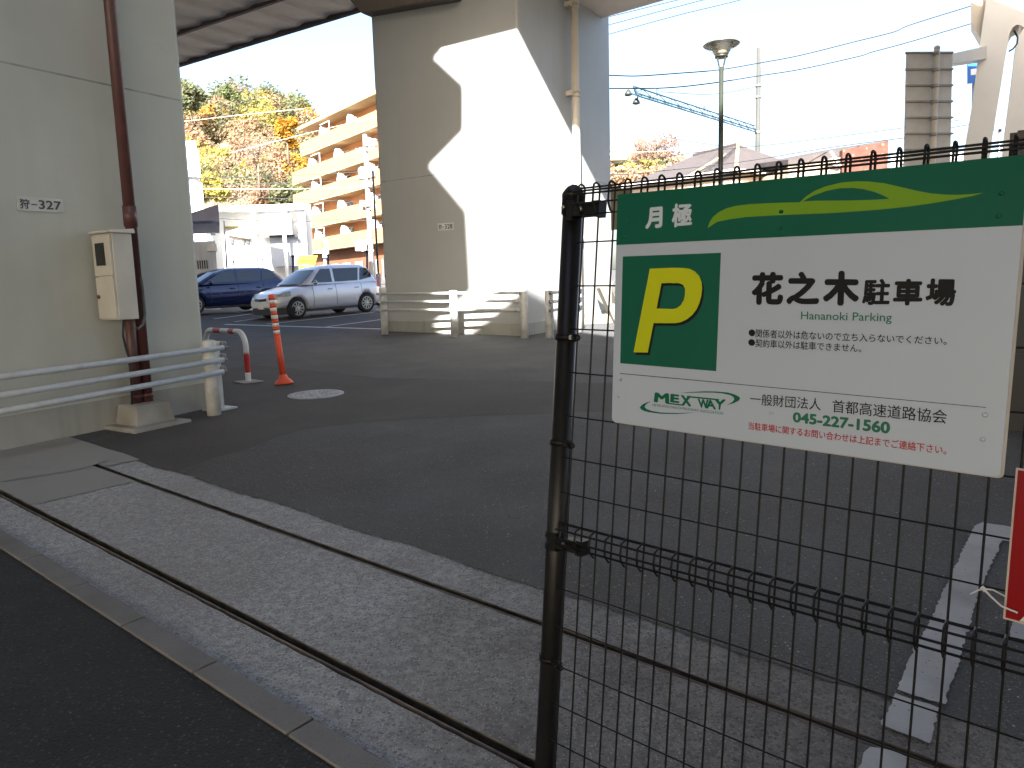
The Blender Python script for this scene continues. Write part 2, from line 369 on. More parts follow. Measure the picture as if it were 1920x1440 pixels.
def text_into(mb, body, q, bold=0.0, shear=0.0):
    """fills the four-cornered area q (top left, top right, bottom right, bottom left) with lettering"""
    cu = bpy.data.curves.new('t', 'FONT'); cu.body = body; cu.shear = shear; cu.resolution_u = 3
    o = bpy.data.objects.new('t', cu); col.objects.link(o)
    bpy.context.view_layer.update()
    dg = bpy.context.evaluated_depsgraph_get(); e = o.evaluated_get(dg); me = e.to_mesh()
    xs = [v.co.x for v in me.vertices]; ys = [v.co.y for v in me.vertices]
    x0, x1, y0, y1 = min(xs) - bold, max(xs) + bold, min(ys) - bold, max(ys) + bold
    nrm = (q[1] - q[0]).cross(q[0] - q[3]).normalized()
    if nrm.dot(CAM - q[0]) < 0: nrm = -nrm
    # heavier strokes: the same letters struck several times round a small circle, each a hair above the last
    shifts = [(0, 0)] if bold <= 0 else [(bold * math.cos(2 * math.pi * k / 8), bold * math.sin(2 * math.pi * k / 8)) for k in range(8)]
    for k, (dx, dy) in enumerate(shifts):
        i = len(mb.v)
        for v in me.vertices:
            a = (v.co.x + dx - x0) / (x1 - x0); b = (v.co.y + dy - y0) / (y1 - y0)
            mb.v.append((q[3] * (1 - a) + q[2] * a) * (1 - b) + (q[0] * (1 - a) + q[1] * a) * b + nrm * (k * .00004))
        for p in me.polygons:
            mb.f.append([i + j for j in p.vertices]); mb.sm.append(False)
    e.to_mesh_clear(); bpy.data.objects.remove(o); bpy.data.curves.remove(cu)
    return mb
def jag(pts, n, amp, rnd):
    out = []
    for k in range(len(pts)):
        a, b = pts[k], pts[(k + 1) % len(pts)]
        m = max(1, int((b - a).length * n))
        for j in range(m):
            p = a.lerp(b, j / m)
            if j: p = p + Vector((rnd.uniform(-amp, amp), rnd.uniform(-amp, amp), 0))
            p.z = gz(p.y) + (a.z - gz(a.y)); out.append(p)
    return out

# ------------------------------------------------------------------ directions of the site
C = gnd(986, 630)                                   # near corner of the middle pier
EL = Vector((-.845, .535, 0)).normalized()        # along the pier row, to the left and away
SD = Vector((EL.y, -EL.x, 0)); SD = SD if SD.y > 0 else -SD   # away from the road
N1 = -SD                                            # outward normal of the row-side face
N2 = -EL                                            # outward normal of the end face

# ------------------------------------------------------------------ ground
KD = Vector((-0.7699, 0.6378, 0)).normalized()      # kerb direction
KN = Vector((KD.y, -KD.x, 0)); KN = KN if KN.y > 0 else -KN
def kline(*pts):
    d = [gnd(*p).to_2d().dot(KN.to_2d()) for p in pts]; return sum(d) / len(d)
def kpt(a, n, dz=0.0):
    p = KD * a + KN * n; return Vector((p.x, p.y, gz(p.y) + dz))
n_up = kline((323, 887), (560, 958), (843, 1053), (1018, 1102), (1411, 1218), (1581, 1277))
n_g1 = kline((215, 897), (560, 1011), (1018, 1168), (1440, 1311), (1742, 1404))
n_g2 = kline((43, 949), (301, 1078), (560, 1207), (738, 1303), (998, 1432))
n_k1 = kline((0, 994), (480, 1283), (560, 1324), (738, 1440))
n_k2 = kline((0, 1031), (560, 1392), (621, 1428))
rnd = random.Random(3)
g1w, g2w = .026, .031
def strip(mb, a0, a1, na, nb, dz, step=.5, jn=0.0, jf=0.0):
    """band between two lines parallel to the kerb, with ragged edges"""
    k = int((a1 - a0) / step); near = []; far = []
    for j in range(k + 1):
        a = a0 + (a1 - a0) * j / k
        near.append(kpt(a, na + rnd.uniform(-jn, jn), dz)); far.append(kpt(a, nb + rnd.uniform(-jf, jf), dz))
    for j in range(k): mb.poly([near[j], near[j + 1], far[j + 1], far[j]])
A0, A1 = -9.0, 14.0
# the lot: one large sheet to the horizon, its near edge along the concrete apron
mb = MB()
edge = []
for j in range(0, 601):
    a = -260 + 520 * j / 600
    edge.append(a)
edge = sorted(set([-400, -200, -100, -50, -30, -20, -14] + [A0 + (A1 - A0) * j / 400 for j in range(401)] + [18, 25, 40, 80, 200, 500]))
rowsn = [0, .5, 1.5, 3, 5, 7.5, 10, 12, 14, 16, 18, 20, 22, 24, 27, 30, 33, 36, 40, 45, 55, 65, 80, 95, 110, 160, 400, 900]
grid = []
for r_, dn in enumerate(rowsn):
    row = []
    for a in edge:
        n_ = n_up + dn + (rnd.uniform(-.011, .011) + .012 * math.sin(a * 5) if dn == 0 and A0 < a < A1 else 0)
        p = KD * a + KN * n_; row.append(Vector((p.x, p.y, gz(max(p.y, -20)))))
    grid.append(row)
i0 = 0
for row in grid: mb.v += row
W_ = len(edge)
for r_ in range(len(rowsn) - 1):
    for j in range(W_ - 1):
        mb.f.append([r_ * W_ + j, r_ * W_ + j + 1, (r_ + 1) * W_ + j + 1, (r_ + 1) * W_ + j]); mb.sm.append(True)
struct(mb.build('ground', M['asphalt']))
# the road on the camera's side of the kerb
mb = MB()
for (na, nb) in ((n_k2 - .004, -3), (-3, -12), (-12, -60), (-60, -300)):
    for (a, b) in ((-400, -60), (-60, -20), (-20, 0), (0, 20), (20, 60), (60, 400)):
        def q(a_, n_):
            p = KD * a_ + KN * n_; return Vector((p.x, p.y, gz(max(p.y, -20))))
        mb.poly([q(a, na), q(b, na), q(b, nb), q(a, nb)])
struct(mb.build('road', M['asphalt_road']))
# concrete apron between kerb and lot, with two gate track grooves
mb = MB()
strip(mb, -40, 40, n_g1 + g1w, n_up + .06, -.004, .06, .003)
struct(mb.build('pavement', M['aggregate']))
mb = MB()
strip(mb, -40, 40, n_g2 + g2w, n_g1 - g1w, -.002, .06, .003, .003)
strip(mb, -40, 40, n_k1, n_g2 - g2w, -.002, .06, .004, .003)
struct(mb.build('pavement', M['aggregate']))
mb = MB()
for (g, gw) in ((n_g1, g1w), (n_g2, g2w)):
    strip(mb, -40, 40, g - gw - .02, g + gw + .02, -.05, .5)
    for s_ in (-1, 1):
        for j in range(-40, 40):
            a, b = kpt(j, g + s_ * (gw + .004), -.05), kpt(j + 1, g + s_ * (gw + .004), -.05)
            mb.poly([a, b, b + ZUP * .046, a + ZUP * .046])
struct(mb.build('track_groove', M['groove']))
for (g, gw) in ((n_g1, g1w), (n_g2, g2w)):
    mb = MB()
    off = -.010
    for j in range(-30, 30):
        a, b = kpt(j, g + off, -.016), kpt(j + 1, g + off, -.016)
        mb.tube([a, b], .0115, 8, cap=False)
    struct(mb.build('track_rail', M['track']))
mb = MB()
kl = .62
for j in range(-14, 22):
    a, b = j * kl + .006 + .17, (j + 1) * kl - .006 + .17
    w2 = .0
    p = [kpt(a, n_k2, -.02), kpt(b, n_k2, -.02), kpt(b, n_k1 - .004, -.02), kpt(a, n_k1 - .004, -.02)]
    mb.hexa(p + [v + ZUP * (.028 + rnd.uniform(-.002, .002)) for v in p])
struct(mb.build('kerb', M['kerb'], bevel=.006))
mb = MB(); strip(mb, -20, 30, n_k2 - .03, n_k1 + .03, -.02, .5)
struct(mb.build('kerb_bed', M['groove']))
# smooth concrete pad at the foot of the left pier
a_j = gnd(150, 927).dot(KD)
mb = MB()
strip(mb, a_j, a_j + 6, n_g2 + g2w, n_g1 - g1w, .003, .3)
struct(mb.build('pavement', M['conc_smooth']))
a_j2 = gnd(270, 880).dot(KD)
mb = MB()
strip(mb, gnd(110, 850).dot(KD), a_j + 6, n_g1 - g1w, n_g1 + g1w, .004, .3)
strip(mb, a_j2 + .35, a_j + 6, n_g1 + g1w, n_up + .02, .004, .3, 0, .01)
mb.poly([gnd(0, 905, .008), gnd(140, 884, .008), gnd(215, 862, .008), gnd(150, 833, .008), gnd(0, 845, .008), gnd(-200, 870, .008), gnd(-200, 940, .008)])
struct(mb.build('pavement', M['conc_smooth']))
# darker resurfaced strip across the lot
pp = [(150, 834), (330, 884), (430, 851), (560, 806), (700, 790), (860, 782), (1040, 774), (1250, 770), (1250, 722), (1040, 716), (860, 712), (700, 708), (620, 697), (560, 692), (470, 684), (418, 694), (405, 740), (330, 790), (230, 815)]
struct(MB().poly(jag([gnd(*p, .0015) for p in pp], 9, .03, rnd)).build('asphalt_patch', M['asphalt_dark']))
pp = [(560, 668), (760, 652), (1040, 640), (1040, 690), (860, 690), (700, 700), (590, 688)]
struct(MB().poly(jag([gnd(*p, .0015) for p in pp], 9, .03, rnd)).build('asphalt_patch', M['asphalt_mid']))
# painted line seen through the fence
def c6(x, y): return gnd(1400 + x / 2.483, 860 + y / 2.483, .006)
mb = MB()
segs = [[(1065, 315), (1020, 400), (985, 475), (940, 570), (905, 640), (880, 690), (845, 780), (800, 850), (760, 930), (700, 1080), (820, 1120), (925, 1150), (950, 1050), (985, 960), (1020, 830), (1060, 700), (1110, 560), (1190, 385), (1400, 400), (1400, 335), (1230, 322), (1100, 300)],
        [(692, 1098), (660, 1165), (625, 1245), (740, 1290), (850, 1333), (885, 1195), (895, 1168), (800, 1136)],
        [(575, 1350), (545, 1375), (520, 1445), (470, 1560), (690, 1640), (735, 1500), (752, 1400), (690, 1370), (620, 1355)],
        [(1235, 770), (1225, 835), (1300, 850), (1300, 760)]]
for s_ in segs: mb.poly(jag([c6(*p) for p in s_], 45, .006, rnd))
struct(mb.build('painted_line', M['paint_line']))
# bay lines by the parked cars
mb = MB()
def seg(a, b, wd):
    a, b = gnd(*a, .006), gnd(*b, .006); d = (b - a).normalized(); s_ = Vector((-d.y, d.x, 0)) * wd / 2
    k = max(1, int((b - a).length / 1.0)); pr = None
    for j in range(k + 1):
        p = a.lerp(b, j / k); l, r_ = p - s_, p + s_
        l.z = gz(l.y) + .006; r_.z = gz(r_.y) + .006
        if pr: mb.poly([pr[0], l, r_, pr[1]])
        pr = (l, r_)
seg((330, 605.5), (760, 618.5), .16)
seg((440, 603.5), (492, 596), .12); seg((500, 608), (700, 586), .12); seg((612, 613), (770, 592), .12); seg((372, 602), (470, 589), .12)
struct(mb.build('painted_line', M['paint_far']))

# ------------------------------------------------------------------ middle pier
PW, PD = 3.9, 4.45
HB = 9.8                                            # underside of the main deck
pier2 = thing('bridge_pier', 'beige concrete viaduct pier in the middle with a sunlit patch, number plate 328 and drainpipe', 'pier', C)
mb = MB()
b_ = [C, C + EL * PW, C + EL * PW + SD * PD, C + SD * PD]
mb.hexa([Vector((p.x, p.y, 0)) for p in b_] + [Vector((p.x, p.y, HB)) for p in b_])
mb.build('column', M['pier_b'], pier2, bevel=.05)
mb = MB()
e = .012
pb = [C - EL * e - SD * e, C + EL * (PW + e) - SD * e, C + EL * (PW + e) + SD * (PD + e), C - EL * e + SD * (PD + e)]
mb.hexa([Vector((p.x, p.y, gz(p.y) - .3)) for p in pb] + [Vector((p.x, p.y, gz(p.y) + .26)) for p in pb])
mb.build('plinth', M['plinth'], pier2, bevel=.01)
# cap beam flaring out to the left under the deck
zc = 7.72
def cpt(a, d, z): return Vector((C.x, C.y, 0)) + EL * a + SD * d + ZUP * z
mb = MB()
lo = [cpt(1.35, -.28, zc - .22), cpt(PW + .02, -.28, zc), cpt(PW + .02, PD + .3, zc), cpt(1.35, PD + .3, zc - .22)]
hi = [cpt(.4, -.4, HB - .01), cpt(PW + 1.9, -.4, HB - .01), cpt(PW + 1.9, PD + .4, HB - .01), cpt(.4, PD + .4, HB - .01)]
mb.hexa(lo + hi)
mb.build('cap_beam', M['cap'], pier2, bevel=.03)
mb = MB()
q1 = onpl(1097, 2, C, N2); q2 = onpl(1137, 20, C, N2)
s1, s2 = (q1 - C).dot(SD), (q2 - C).dot(SD)
mb.box(cpt(-.22, s1 + .25, q2.z), EL * .5, SD * (s2 - s1 - .2), ZUP * 1.4)
mb.build('bracket', M['steel_beige'], pier2, bevel=.01)
# drain pipe on the end face
dp = thing('drain_pipe', 'beige vertical drainpipe clamped to the end face of the middle pier', 'drainpipe', C)
def dpp(px, py): return onpl(px, py, C + N2 * .16, N2)
top = dpp(1074, 0); bot = dpp(1081, 180)
sx_ = (dpp(1078, 120) - C).dot(SD)
base = C + N2 * .16 + SD * sx_
MB().tube([Vector((base.x, base.y, gz(base.y))), Vector((base.x, base.y, 8.6))], .092, 16).build('pipe', M['steel_beige'], dp)
z1 = dpp(1081, 176).z; z2 = dpp(1075, 8).z
for z in (z1, z2, z1 - 2.9):
    mb = MB()
    mb.lathe(Vector((base.x, base.y, z - .09)), [(.10, 0), (.112, .0), (.112, .05), (.10, .05)], 16)
    mb.lathe(Vector((base.x, base.y, z + .01)), [(.10, 0), (.115, .0), (.115, .06), (.10, .06)], 16)
    mb.box(Vector((base.x, base.y, z - .06)) - N2 * .16 - SD * .17, N2 * .16, SD * .1, ZUP * .1)
    mb.build('clamp', M['steel_beige'], dp)
# number plate 328
def plate(name, label, corners, P, N, txt, off):
    q = [onpl(*c, P, N) for c in corners]
    t = thing(name, label, 'sign', q[3])
    qq = [p + N * .004 for p in q]
    MB().prism([p + N * .002 for p in q], N * .008).build('plate', M['plate'], t)
    cn = sum(qq, Vector()) / 4
    def f(a, b): return (q[3] * (1 - a) + q[2] * a) * (1 - b) + (q[0] * (1 - a) + q[1] * a) * b + N * .0125
    m_ = MB()
    text_into(m_, txt[0], [f(.05, .82), f(.26, .82), f(.26, .14), f(.05, .14)], .02)
    m_.poly([f(.29, .42), f(.42, .42), f(.42, .5), f(.29, .5)])
    text_into(m_, txt[1], [f(.45, .82), f(.95, .82), f(.95, .16), f(.45, .16)], .02)
    m_.build('lettering', M['plate_ink'], t)
    return t
plate('number_plate', 'small white number plate reading 328 on the shaded face of the middle pier', [(821, 419), (850, 417), (851, 430.5), (822, 432.5)], C, N1, ('狩', '328'), 0)

# ------------------------------------------------------------------ left pier
LC = gnd(394, 765)                                  # its far right corner
LP = Vector((LC.x, LC.y, 0))
pier1 = thing('bridge_pier', 'broad beige concrete viaduct pier filling the left edge, with brown pipes and meter box', 'pier', LC)
mb = MB()
b_ = [LP, LP - SD * 4.2, LP - SD * 4.2 + EL * 4, LP + EL * 4]
mb.hexa([p.copy() for p in b_] + [p + ZUP * HB for p in b_])
mb.build('column', M['pier_a'], pier1, bevel=.05)
mb = MB()
pb = [LP + N2 * .006 + SD * .006, LP - SD * 4.21 + N2 * .006, LP - SD * 4.21 + EL * 4.01, LP + EL * 4.01 + SD * .006]
mb.hexa([Vector((p.x, p.y, gz(max(p.y, 0)) - .3)) for p in pb] + [Vector((p.x, p.y, gz(max(p.y, 0)) + .30)) for p in pb])
mb.build('plinth', M['plinth'], pier1)
plate('number_plate', 'white number plate reading 327 on the left pier', [(30, 367), (116.5, 374), (119, 398.5), (32, 394.5)], LC, N2, ('狩', '327'), 0)
# brown pipes standing on a concrete block
PO = .17
PP = LC + N2 * PO
def lp(px, py, off=PO): return onpl(px, py, LC + N2 * off, N2)
br = thing('pipe_riser', 'pair of dark brown riser pipes running up the left pier from a concrete block', 'pipe', lp(268, 775))
def vpipe(px, py, z0, z1, r, off=PO, n=14):
    p = lp(px, py, off); return MB().tube([Vector((p.x, p.y, z0)), Vector((p.x, p.y, z1))], r, n)
zb = gnd(276, 800).z + .22
vpipe(266, 640, zb - .05, 9.7, .055).build('pipe', M['brown'], br)
pz = lp(246, 600).z
vpipe(247, 640, zb - .05, pz + .35, .05).build('pipe', M['brown'], br)
p1 = lp(266, 640)
for py in (676, 745):
    z = lp(266, py).z
    MB().lathe(Vector((p1.x, p1.y, z)), [(.055, 0), (.062, 0), (.062, .035), (.055, .035)], 16).build('clamp', M['brown'], br)
    p2 = lp(247, 640); MB().lathe(Vector((p2.x, p2.y, z)), [(.05, 0), (.057, 0), (.057, .035), (.05, .035)], 16).build('clamp', M['brown'], br)
z = lp(245, 425).z
MB().lathe(Vector((p1.x, p1.y, z)), [(.055, 0), (.064, .0), (.064, .2), (.055, .2)], 16).build('coupling', M['brown'], br)
mb = MB()
z = lp(266, 676).z + .018
for k in range(3): mb.lathe(Vector((p1.x, p1.y, z)) - SD * (.02 + .05 * k) + N2 * .062, [(.012, 0), (.012, .01), (.004, .014)], 8, N2)
mb.build('bolt', M['steel'], br)
mb = MB()
bc = gnd(274, 797); bc = Vector((bc.x, bc.y, gz(bc.y)))
for (h0, h1, sa, sb) in ((-.05, .035, .62, .62),):
    mb.cbox(bc + ZUP * (h0 + h1) / 2, sa, sb, h1 - h0, N2, SD)
h = .24
lo = [bc + N2 * x * .19 + SD * y * .21 + ZUP * .03 for x, y in ((-1, -1), (1, -1), (1, 1), (-1, 1))]
mb.hexa(lo + [bc + (p - bc) * .86 + ZUP * (h - .03) for p in lo])
mb.build('footing', M['block'], br, bevel=.012)
# meter box
OUT = .40
b1 = lp(225, 600, OUT); b2 = lp(262, 602, OUT)
mw = (b2 - b1).dot(SD); zbm = b1.z; ztm = lp(212, 436, OUT).z
bx = thing('meter_box', 'cream metal meter box with a dark window mounted on the left pier', 'meter box', b1)
B0 = Vector((b1.x, b1.y, zbm)) - N2 * .33
HM = ztm - zbm
MB().box(B0, N2 * .33, SD * mw, ZUP * HM).build('body', M['box'], bx, bevel=.008)
mb = MB(); mb.hexa([B0 + N2 * -.02 - SD * .03 + ZUP * HM, B0 + N2 * .36 - SD * .03 + ZUP * HM, B0 + N2 * .36 + SD * (mw + .02) + ZUP * HM, B0 - N2 * .02 + SD * (mw + .02) + ZUP * HM] +
                   [B0 + N2 * -.02 - SD * .03 + ZUP * (HM + .025), B0 + N2 * .35 - SD * .03 + ZUP * (HM + .025), B0 + N2 * .35 + SD * (mw + .02) + ZUP * (HM + .045), B0 - N2 * .02 + SD * (mw + .02) + ZUP * (HM + .045)])
mb.build('lid', M['box'], bx, bevel=.004)
dz1 = HM * .50
d1 = MB().box(B0 - SD * .022 + N2 * .012 + ZUP * (dz1 + .012), N2 * .305, SD * .02, ZUP * (HM - dz1 - .03)).build('door', M['box'], bx, bevel=.005)
d2 = MB().box(B0 - SD * .022 + N2 * .012 + ZUP * .012, N2 * .305, SD * .02, ZUP * (dz1 - .012)).build('door', M['box'], bx, bevel=.005)
MB().box(B0 - SD * .029 + N2 * .07 + ZUP * (dz1 + .11), N2 * .15, SD * .008, ZUP * (HM - dz1 - .2)).build('window', M['dark'], d1)
MB().lathe(B0 - SD * .022 + N2 * .05 + ZUP * dz1 * .55, [(.02, 0), (.02, .012), (.012, .016)], 12, -SD).build('latch', M['brown'], d2)
mb = MB(); a = lp(232, 600, .30); b = lp(244, 675, .24); c_ = lp(248, 775, .22)
mb.tube([a, lp(231, 630, .28), lp(237, 655, .25), b, lp(247, 710, .24), c_], .012, 8)
mb.build('cable', M['cable'], bx)
mb = MB(); mb.tube([lp(250, 603, .34), lp(252, 613, .34), lp(258, 617, .34), lp(268, 608, .32), lp(272, 590, .30), lp(268, 545, .27), lp(264, 520, .24)], .014, 8)
mb.build('conduit', M['flex'], bx)

# guard rail in front of the left pier
GP = gnd(402, 778)
GN = N2
gr = thing('guard_rail', 'white three-rail pipe barrier along the foot of the left pier', 'guard rail', GP)
def gp(px, py, off=0.0): return onpl(px, py, GP + N2 * off, N2)
ztop = gp(398, 641).z
mb = MB().lathe(Vector((GP.x, GP.y, GP.z - .05)), [(.075, 0), (.075, ztop - GP.z + .05), (.07, ztop - GP.z + .065), (.03, ztop - GP.z + .075)], 18)
mb.build('post', M['post_white'], gr)
for (pa, pb_) in (((0, 707), (385, 656)), ((0, 742), (385, 680)), ((0, 772), (385, 703))):
    a, b = gp(*pa, .09), gp(*pb_, .09); d = b - a
    MB().tube([a - d * .7, a, b + d.normalized() * .22], .028, 12).build('rail', M['rail'], gr)
    c_ = Vector((GP.x, GP.y, b.z)) + SD * .0
    MB().lathe(c_ - ZUP * .03, [(.075, 0), (.083, 0), (.083, .055), (.075, .055)], 18).build('clamp', M['rail'], gr)
    m_ = MB(); p = b + d.normalized() * .23
    m_.lathe(p, [(.022, 0), (.022, .03), (.01, .035)], 10, d.normalized())
    m_.build('bolt', M['bolt'], gr)
fb = gnd(413, 768)
zt2 = onpl(407, 655, fb, N2).z
mb = MB().cbox(Vector((fb.x, fb.y, (fb.z + zt2) / 2)), .02, .10, zt2 - fb.z, N2, SD); mb.cbox(fb + ZUP * .01, .22, .3, .02, N2, SD)
mb.build('stay', M['post_white'], gr)
# return of the rail round the corner: its three rails run back along the pier's far side
for i, py in enumerate((644, 667, 690)):
    a = onpl(414, py, fb + SD * .12, N2); b = a + EL * 1.6 + SD * .05
    MB().tube([a + N2 * .02, b], .026, 10).build('rail', M['rail'], gr)
    MB().lathe(a + N2 * .02, [(.03, 0), (.03, .035), (.015, .045)], 10, N2).build('bolt', M['bolt'], gr)

# hoop barrier
hb = gnd(466, 716); hl = gnd(391, 700)
hh = (hb.z + .70)
hp = thing('hoop_barrier', 'red and white banded steel hoop barrier beside the left pier', 'barrier', hb)
hd = Vector((hl.x - hb.x, hl.y - hb.y, 0)); hl_len = hd.length; hd.normalize()
path = []; rr = .22
def hpt(s_): return s_
pts = [hb - ZUP * .05, hb + ZUP * (.70 - rr)]
for k in range(1, 9):
    a = math.pi / 2 * k / 8; pts.append(hb + hd * (rr - rr * math.cos(a)) + ZUP * (.70 - rr + rr * math.sin(a)))
for k in range(0, 9):
    a = math.pi / 2 * k / 8; pts.append(Vector((hl.x, hl.y, hb.z)) - hd * (rr - rr * math.sin(a)) + ZUP * (.70 - rr + rr * math.cos(a)))
pts.append(hl - ZUP * .05)
# split the tube into coloured bands by length
def resample(pts, step):
    out = [pts[0]]; 
    for a, b in zip(pts, pts[1:]):
        k = max(1, int((b - a).length / step))
        for j in range(1, k + 1): out.append(a.lerp(b, j / k))
    return out
rp = resample(pts, .02); acc = 0; runs = []; cur = None
tot = sum((b - a).length for a, b in zip(rp, rp[1:]))
for a, b in zip(rp, rp[1:]):
    m_ = acc + .01
    red = (.19 < m_ < .45) or (.98 < m_ < 1.16) or (1.45 < m_ < 1.7)
    if cur is None or cur[0] != red: cur = [red, [a]]; runs.append(cur)
    cur[1].append(b); acc += (b - a).length
for red, ps in runs: MB().tube(ps, .038, 14).build('red_band' if red else 'white_band', M['red' if red else 'white'], hp)
MB().cbox(hb + ZUP * .006, .36, .3, .012, hd, Vector((-hd.y, hd.x, 0))).build('base_plate', M['block'], hp)

# orange delineator post
db = gnd(533, 720); dt = onpl(508.5, 552, db, N1)
dl = thing('delineator_post', 'leaning orange flexible traffic post with white bands in front of the silver car', 'traffic post', db)
dv = (dt - db)
def dpt(f): return db + dv * f
bands = [(1.0, .935, 'orange'), (.935, .895, 'w'), (.895, .85, 'o'), (.85, .81, 'w'), (.81, .77, 'o'), (.77, .725, 'w'), (.725, .68, 'o'), (.68, .64, 'w'), (.64, .60, 'o'), (.60, .56, 'w'), (.56, .06, 'o')]
rs = .042
mb = MB(); mw_ = MB()
for (f1, f0, k) in bands:
    (mw_ if k == 'w' else mb).tube([dpt(f0), dpt(f1)], rs + (.0025 if k == 'w' else 0), 18, cap=(k != 'w' or True))
mb.build('tube', M['orange'], dl); mw_.build('reflective_band', M['reflect'], dl)
MB().lathe(db, [(.125, 0), (.125, .018), (.10, .05), (.06, .085), (.05, .12), (.043, .13)], 24, dv.normalized()).build('base', M['orange'], dl)

# manhole cover
mc = gnd(592.5, 740); gs = Vector((0, 1, .03)).normalized(); gnrm = Vector((0, -.03, 1)).normalized()
mh = thing('manhole_cover', 'round pale grey iron manhole cover set in the asphalt', 'manhole cover', mc)
MB().lathe(mc + gnrm * .002, [(.34, 0), (.34, .007), (.31, .007)], 40, gnrm).build('rim', M['manhole'], mh)
mb = MB(); mb.lathe(mc + gnrm * .002, [(.30, 0), (.30, .0085), (.27, .0085), (.27, .005)], 40, gnrm)
mb.build('lid', M['manhole'], mh)
mb = MB(); ax = gnrm.orthogonal().normalized(); ay = gnrm.cross(ax)
for rr_, n_ in ((.07, 6), (.13, 12), (.19, 18), (.245, 24)):
    for k in range(n_):
        th = 2 * math.pi * (k + .3 * (rr_ > .1)) / n_
        c_ = mc + gnrm * .009 + (ax * math.cos(th) + ay * math.sin(th)) * rr_
        t_ = (-ax * math.sin(th) + ay * math.cos(th))
        mb.cbox(c_, .034, .034, .006, t_, gnrm.cross(t_), gnrm)
mb.build('raised_pattern', M['manhole'], mh)
MB().lathe(mc + gnrm * .004, [(.269, 0), (.269, .0025)], 40, gnrm).build('recess', M['manhole_d'], mh)

# ------------------------------------------------------------------ guard rails round the middle pier
def white_post(p, h, r, parent):
    MB().lathe(p - ZUP * .05, [(r, 0), (r, h + .05), (r * .92, h + .062), (r * .4, h + .07)], 16).build('post', M['post_white'], parent)
g2 = thing('guard_rail', 'low white three-rail barrier in front of the shaded and sunlit face of the middle pier', 'guard rail', gnd(853, 632))
RP0 = gnd(984, 634)
posts = [gnd(722, 627), gnd(853, 632), RP0]
pd = (posts[0] - posts[2]); pdn = Vector((pd.x, pd.y, 0)).normalized(); pn = Vector((-pdn.y, pdn.x, 0)); pn = pn if pn.y < 0 else -pn
for p, py in zip(posts, (546, 544, 545)): white_post(p, onpl(p.x * 0 + 0, 0, p, pn).z * 0 + (98 / 1380 * (p.y * .99)) * .88, .085, g2)
def rp_(px, py): return onpl(px, py, RP0, pn)
for (l, r_) in ((551, 548.5), (566, 564), (581, 580.5)):
    a, b = rp_(712, l) + pn * .10, rp_(978, r_) + pn * .10
    MB().tube([a, b], .03, 12).build('rail', M['rail'], g2)
    for p in posts:
        t_ = (Vector((p.x, p.y, 0)) - Vector((a.x, a.y, 0))).dot(-pdn) / (b - a).length
        c_ = a.lerp(b, min(1, max(0.0, t_)))
        MB().cbox(c_, .05, .10, .05, pdn, pn).build('clamp', M['rail'], g2)
    for k in (0, .06, .12): MB().lathe(b + pdn * k - ZUP * .045, [(.012, 0), (.012, .03)], 8).build('bolt', M['bolt'], g2)
g3 = thing('guard_rail', 'white pipe barrier beside the end face of the middle pier, partly behind the fence post', 'guard rail', gnd(1031, 634))
q0 = gnd(1031, 634)
white_post(q0, .95, .085, g3)
for k, py in enumerate((549, 566, 582)):
    a = onpl(1036, py, q0 + N2 * .1, N2); b = a + SD * 1.3
    b.z = a.z + .04
    MB().tube([a - SD * .1, b], .03, 12).build('rail', M['rail'], g3)
    MB().lathe(a - SD * .12, [(.04, 0), (.04, .05)], 8, N2).build('bolt', M['bolt'], g3)
q1 = q0 + SD * 1.3; q1.z = gz(q1.y); white_post(q1, .95, .085, g3)
# worn concrete wheel stops heaped by the end face
def stop_mesh(n):
    prof = [(-.09, 0), (.09, 0), (.06, .13), (-.06, .13)]
    mb = MB()
    for (x0, x1, s_) in ((-.33, -.18, 1), (-.18, -.02, .62), (-.02, .12, 1), (.12, .24, .62), (.24, .36, 1)):
        a = [Vector((x0, y, z * (s_ if z > 0 else 1))) for y, z in prof]
        mb.prism(a, Vector((x1 - x0, 0, 0)))
    return mb.mesh(n, M['block_pale'])
M['block_pale'] = mat('pale_concrete', (.22, .205, .165), .85, .1, 4, bump=.2, bscale=60)
sm = stop_mesh('wheel_stop')
spots = [((1104, 607), 0, (0, 0, .35), 'concrete wheel stop lying lowest in the heap behind the fence post'),
         ((1100, 597), .12, (.35, -.1, .5), 'concrete wheel stop lying tilted on the heap behind the fence post'),
         ((1108, 592), .34, (.1, .25, .15), 'concrete wheel stop on top of the heap behind the fence post'),
         ((1139, 606), .02, (0, 1.15, .2), 'concrete wheel stop standing on end beside the heap, next to the sign'),
         ((1148, 594), .05, (.2, .9, 1.0), 'concrete wheel stop leaning behind the upright one, next to the sign')]
for (p, dz, rot, lab) in spots:
    o = bpy.data.objects.new('wheel_stop', sm); col.objects.link(o)
    o.location = gnd(*p) + ZUP * (dz + (.33 if rot[1] > .8 else 0)); o.rotation_euler = rot; o.scale = (1.7,) * 3
    tag(o, lab, 'wheel stop', 'concrete wheel stops heaped by the pier')

# ------------------------------------------------------------------ decks overhead
def site(n1c, e, z): return N1 * n1c + EL * e + ZUP * z
pF = (at(340, 122, 10) - CAM); pF = CAM + pF * ((HB - 1.5) / pF.z)
pG = (at(690, 15, 10) - CAM); pG = CAM + pG * ((HB - 1.5) / pG.z)
n_far = (pF.dot(N1) + pG.dot(N1)) / 2
q = onpl(965, 48, C, N1); dh = (HB - q.z) / TAN_E
n_near = q.dot(N1) + dh * SUN_H.dot(N1)
dk = thing('viaduct_deck', 'underside of the elevated road carried by the two beige piers', 'viaduct deck', (0, 0, 0))
mb = MB()
rowsd = 40; e0, e1 = -70, 90; ne = 160 * 8
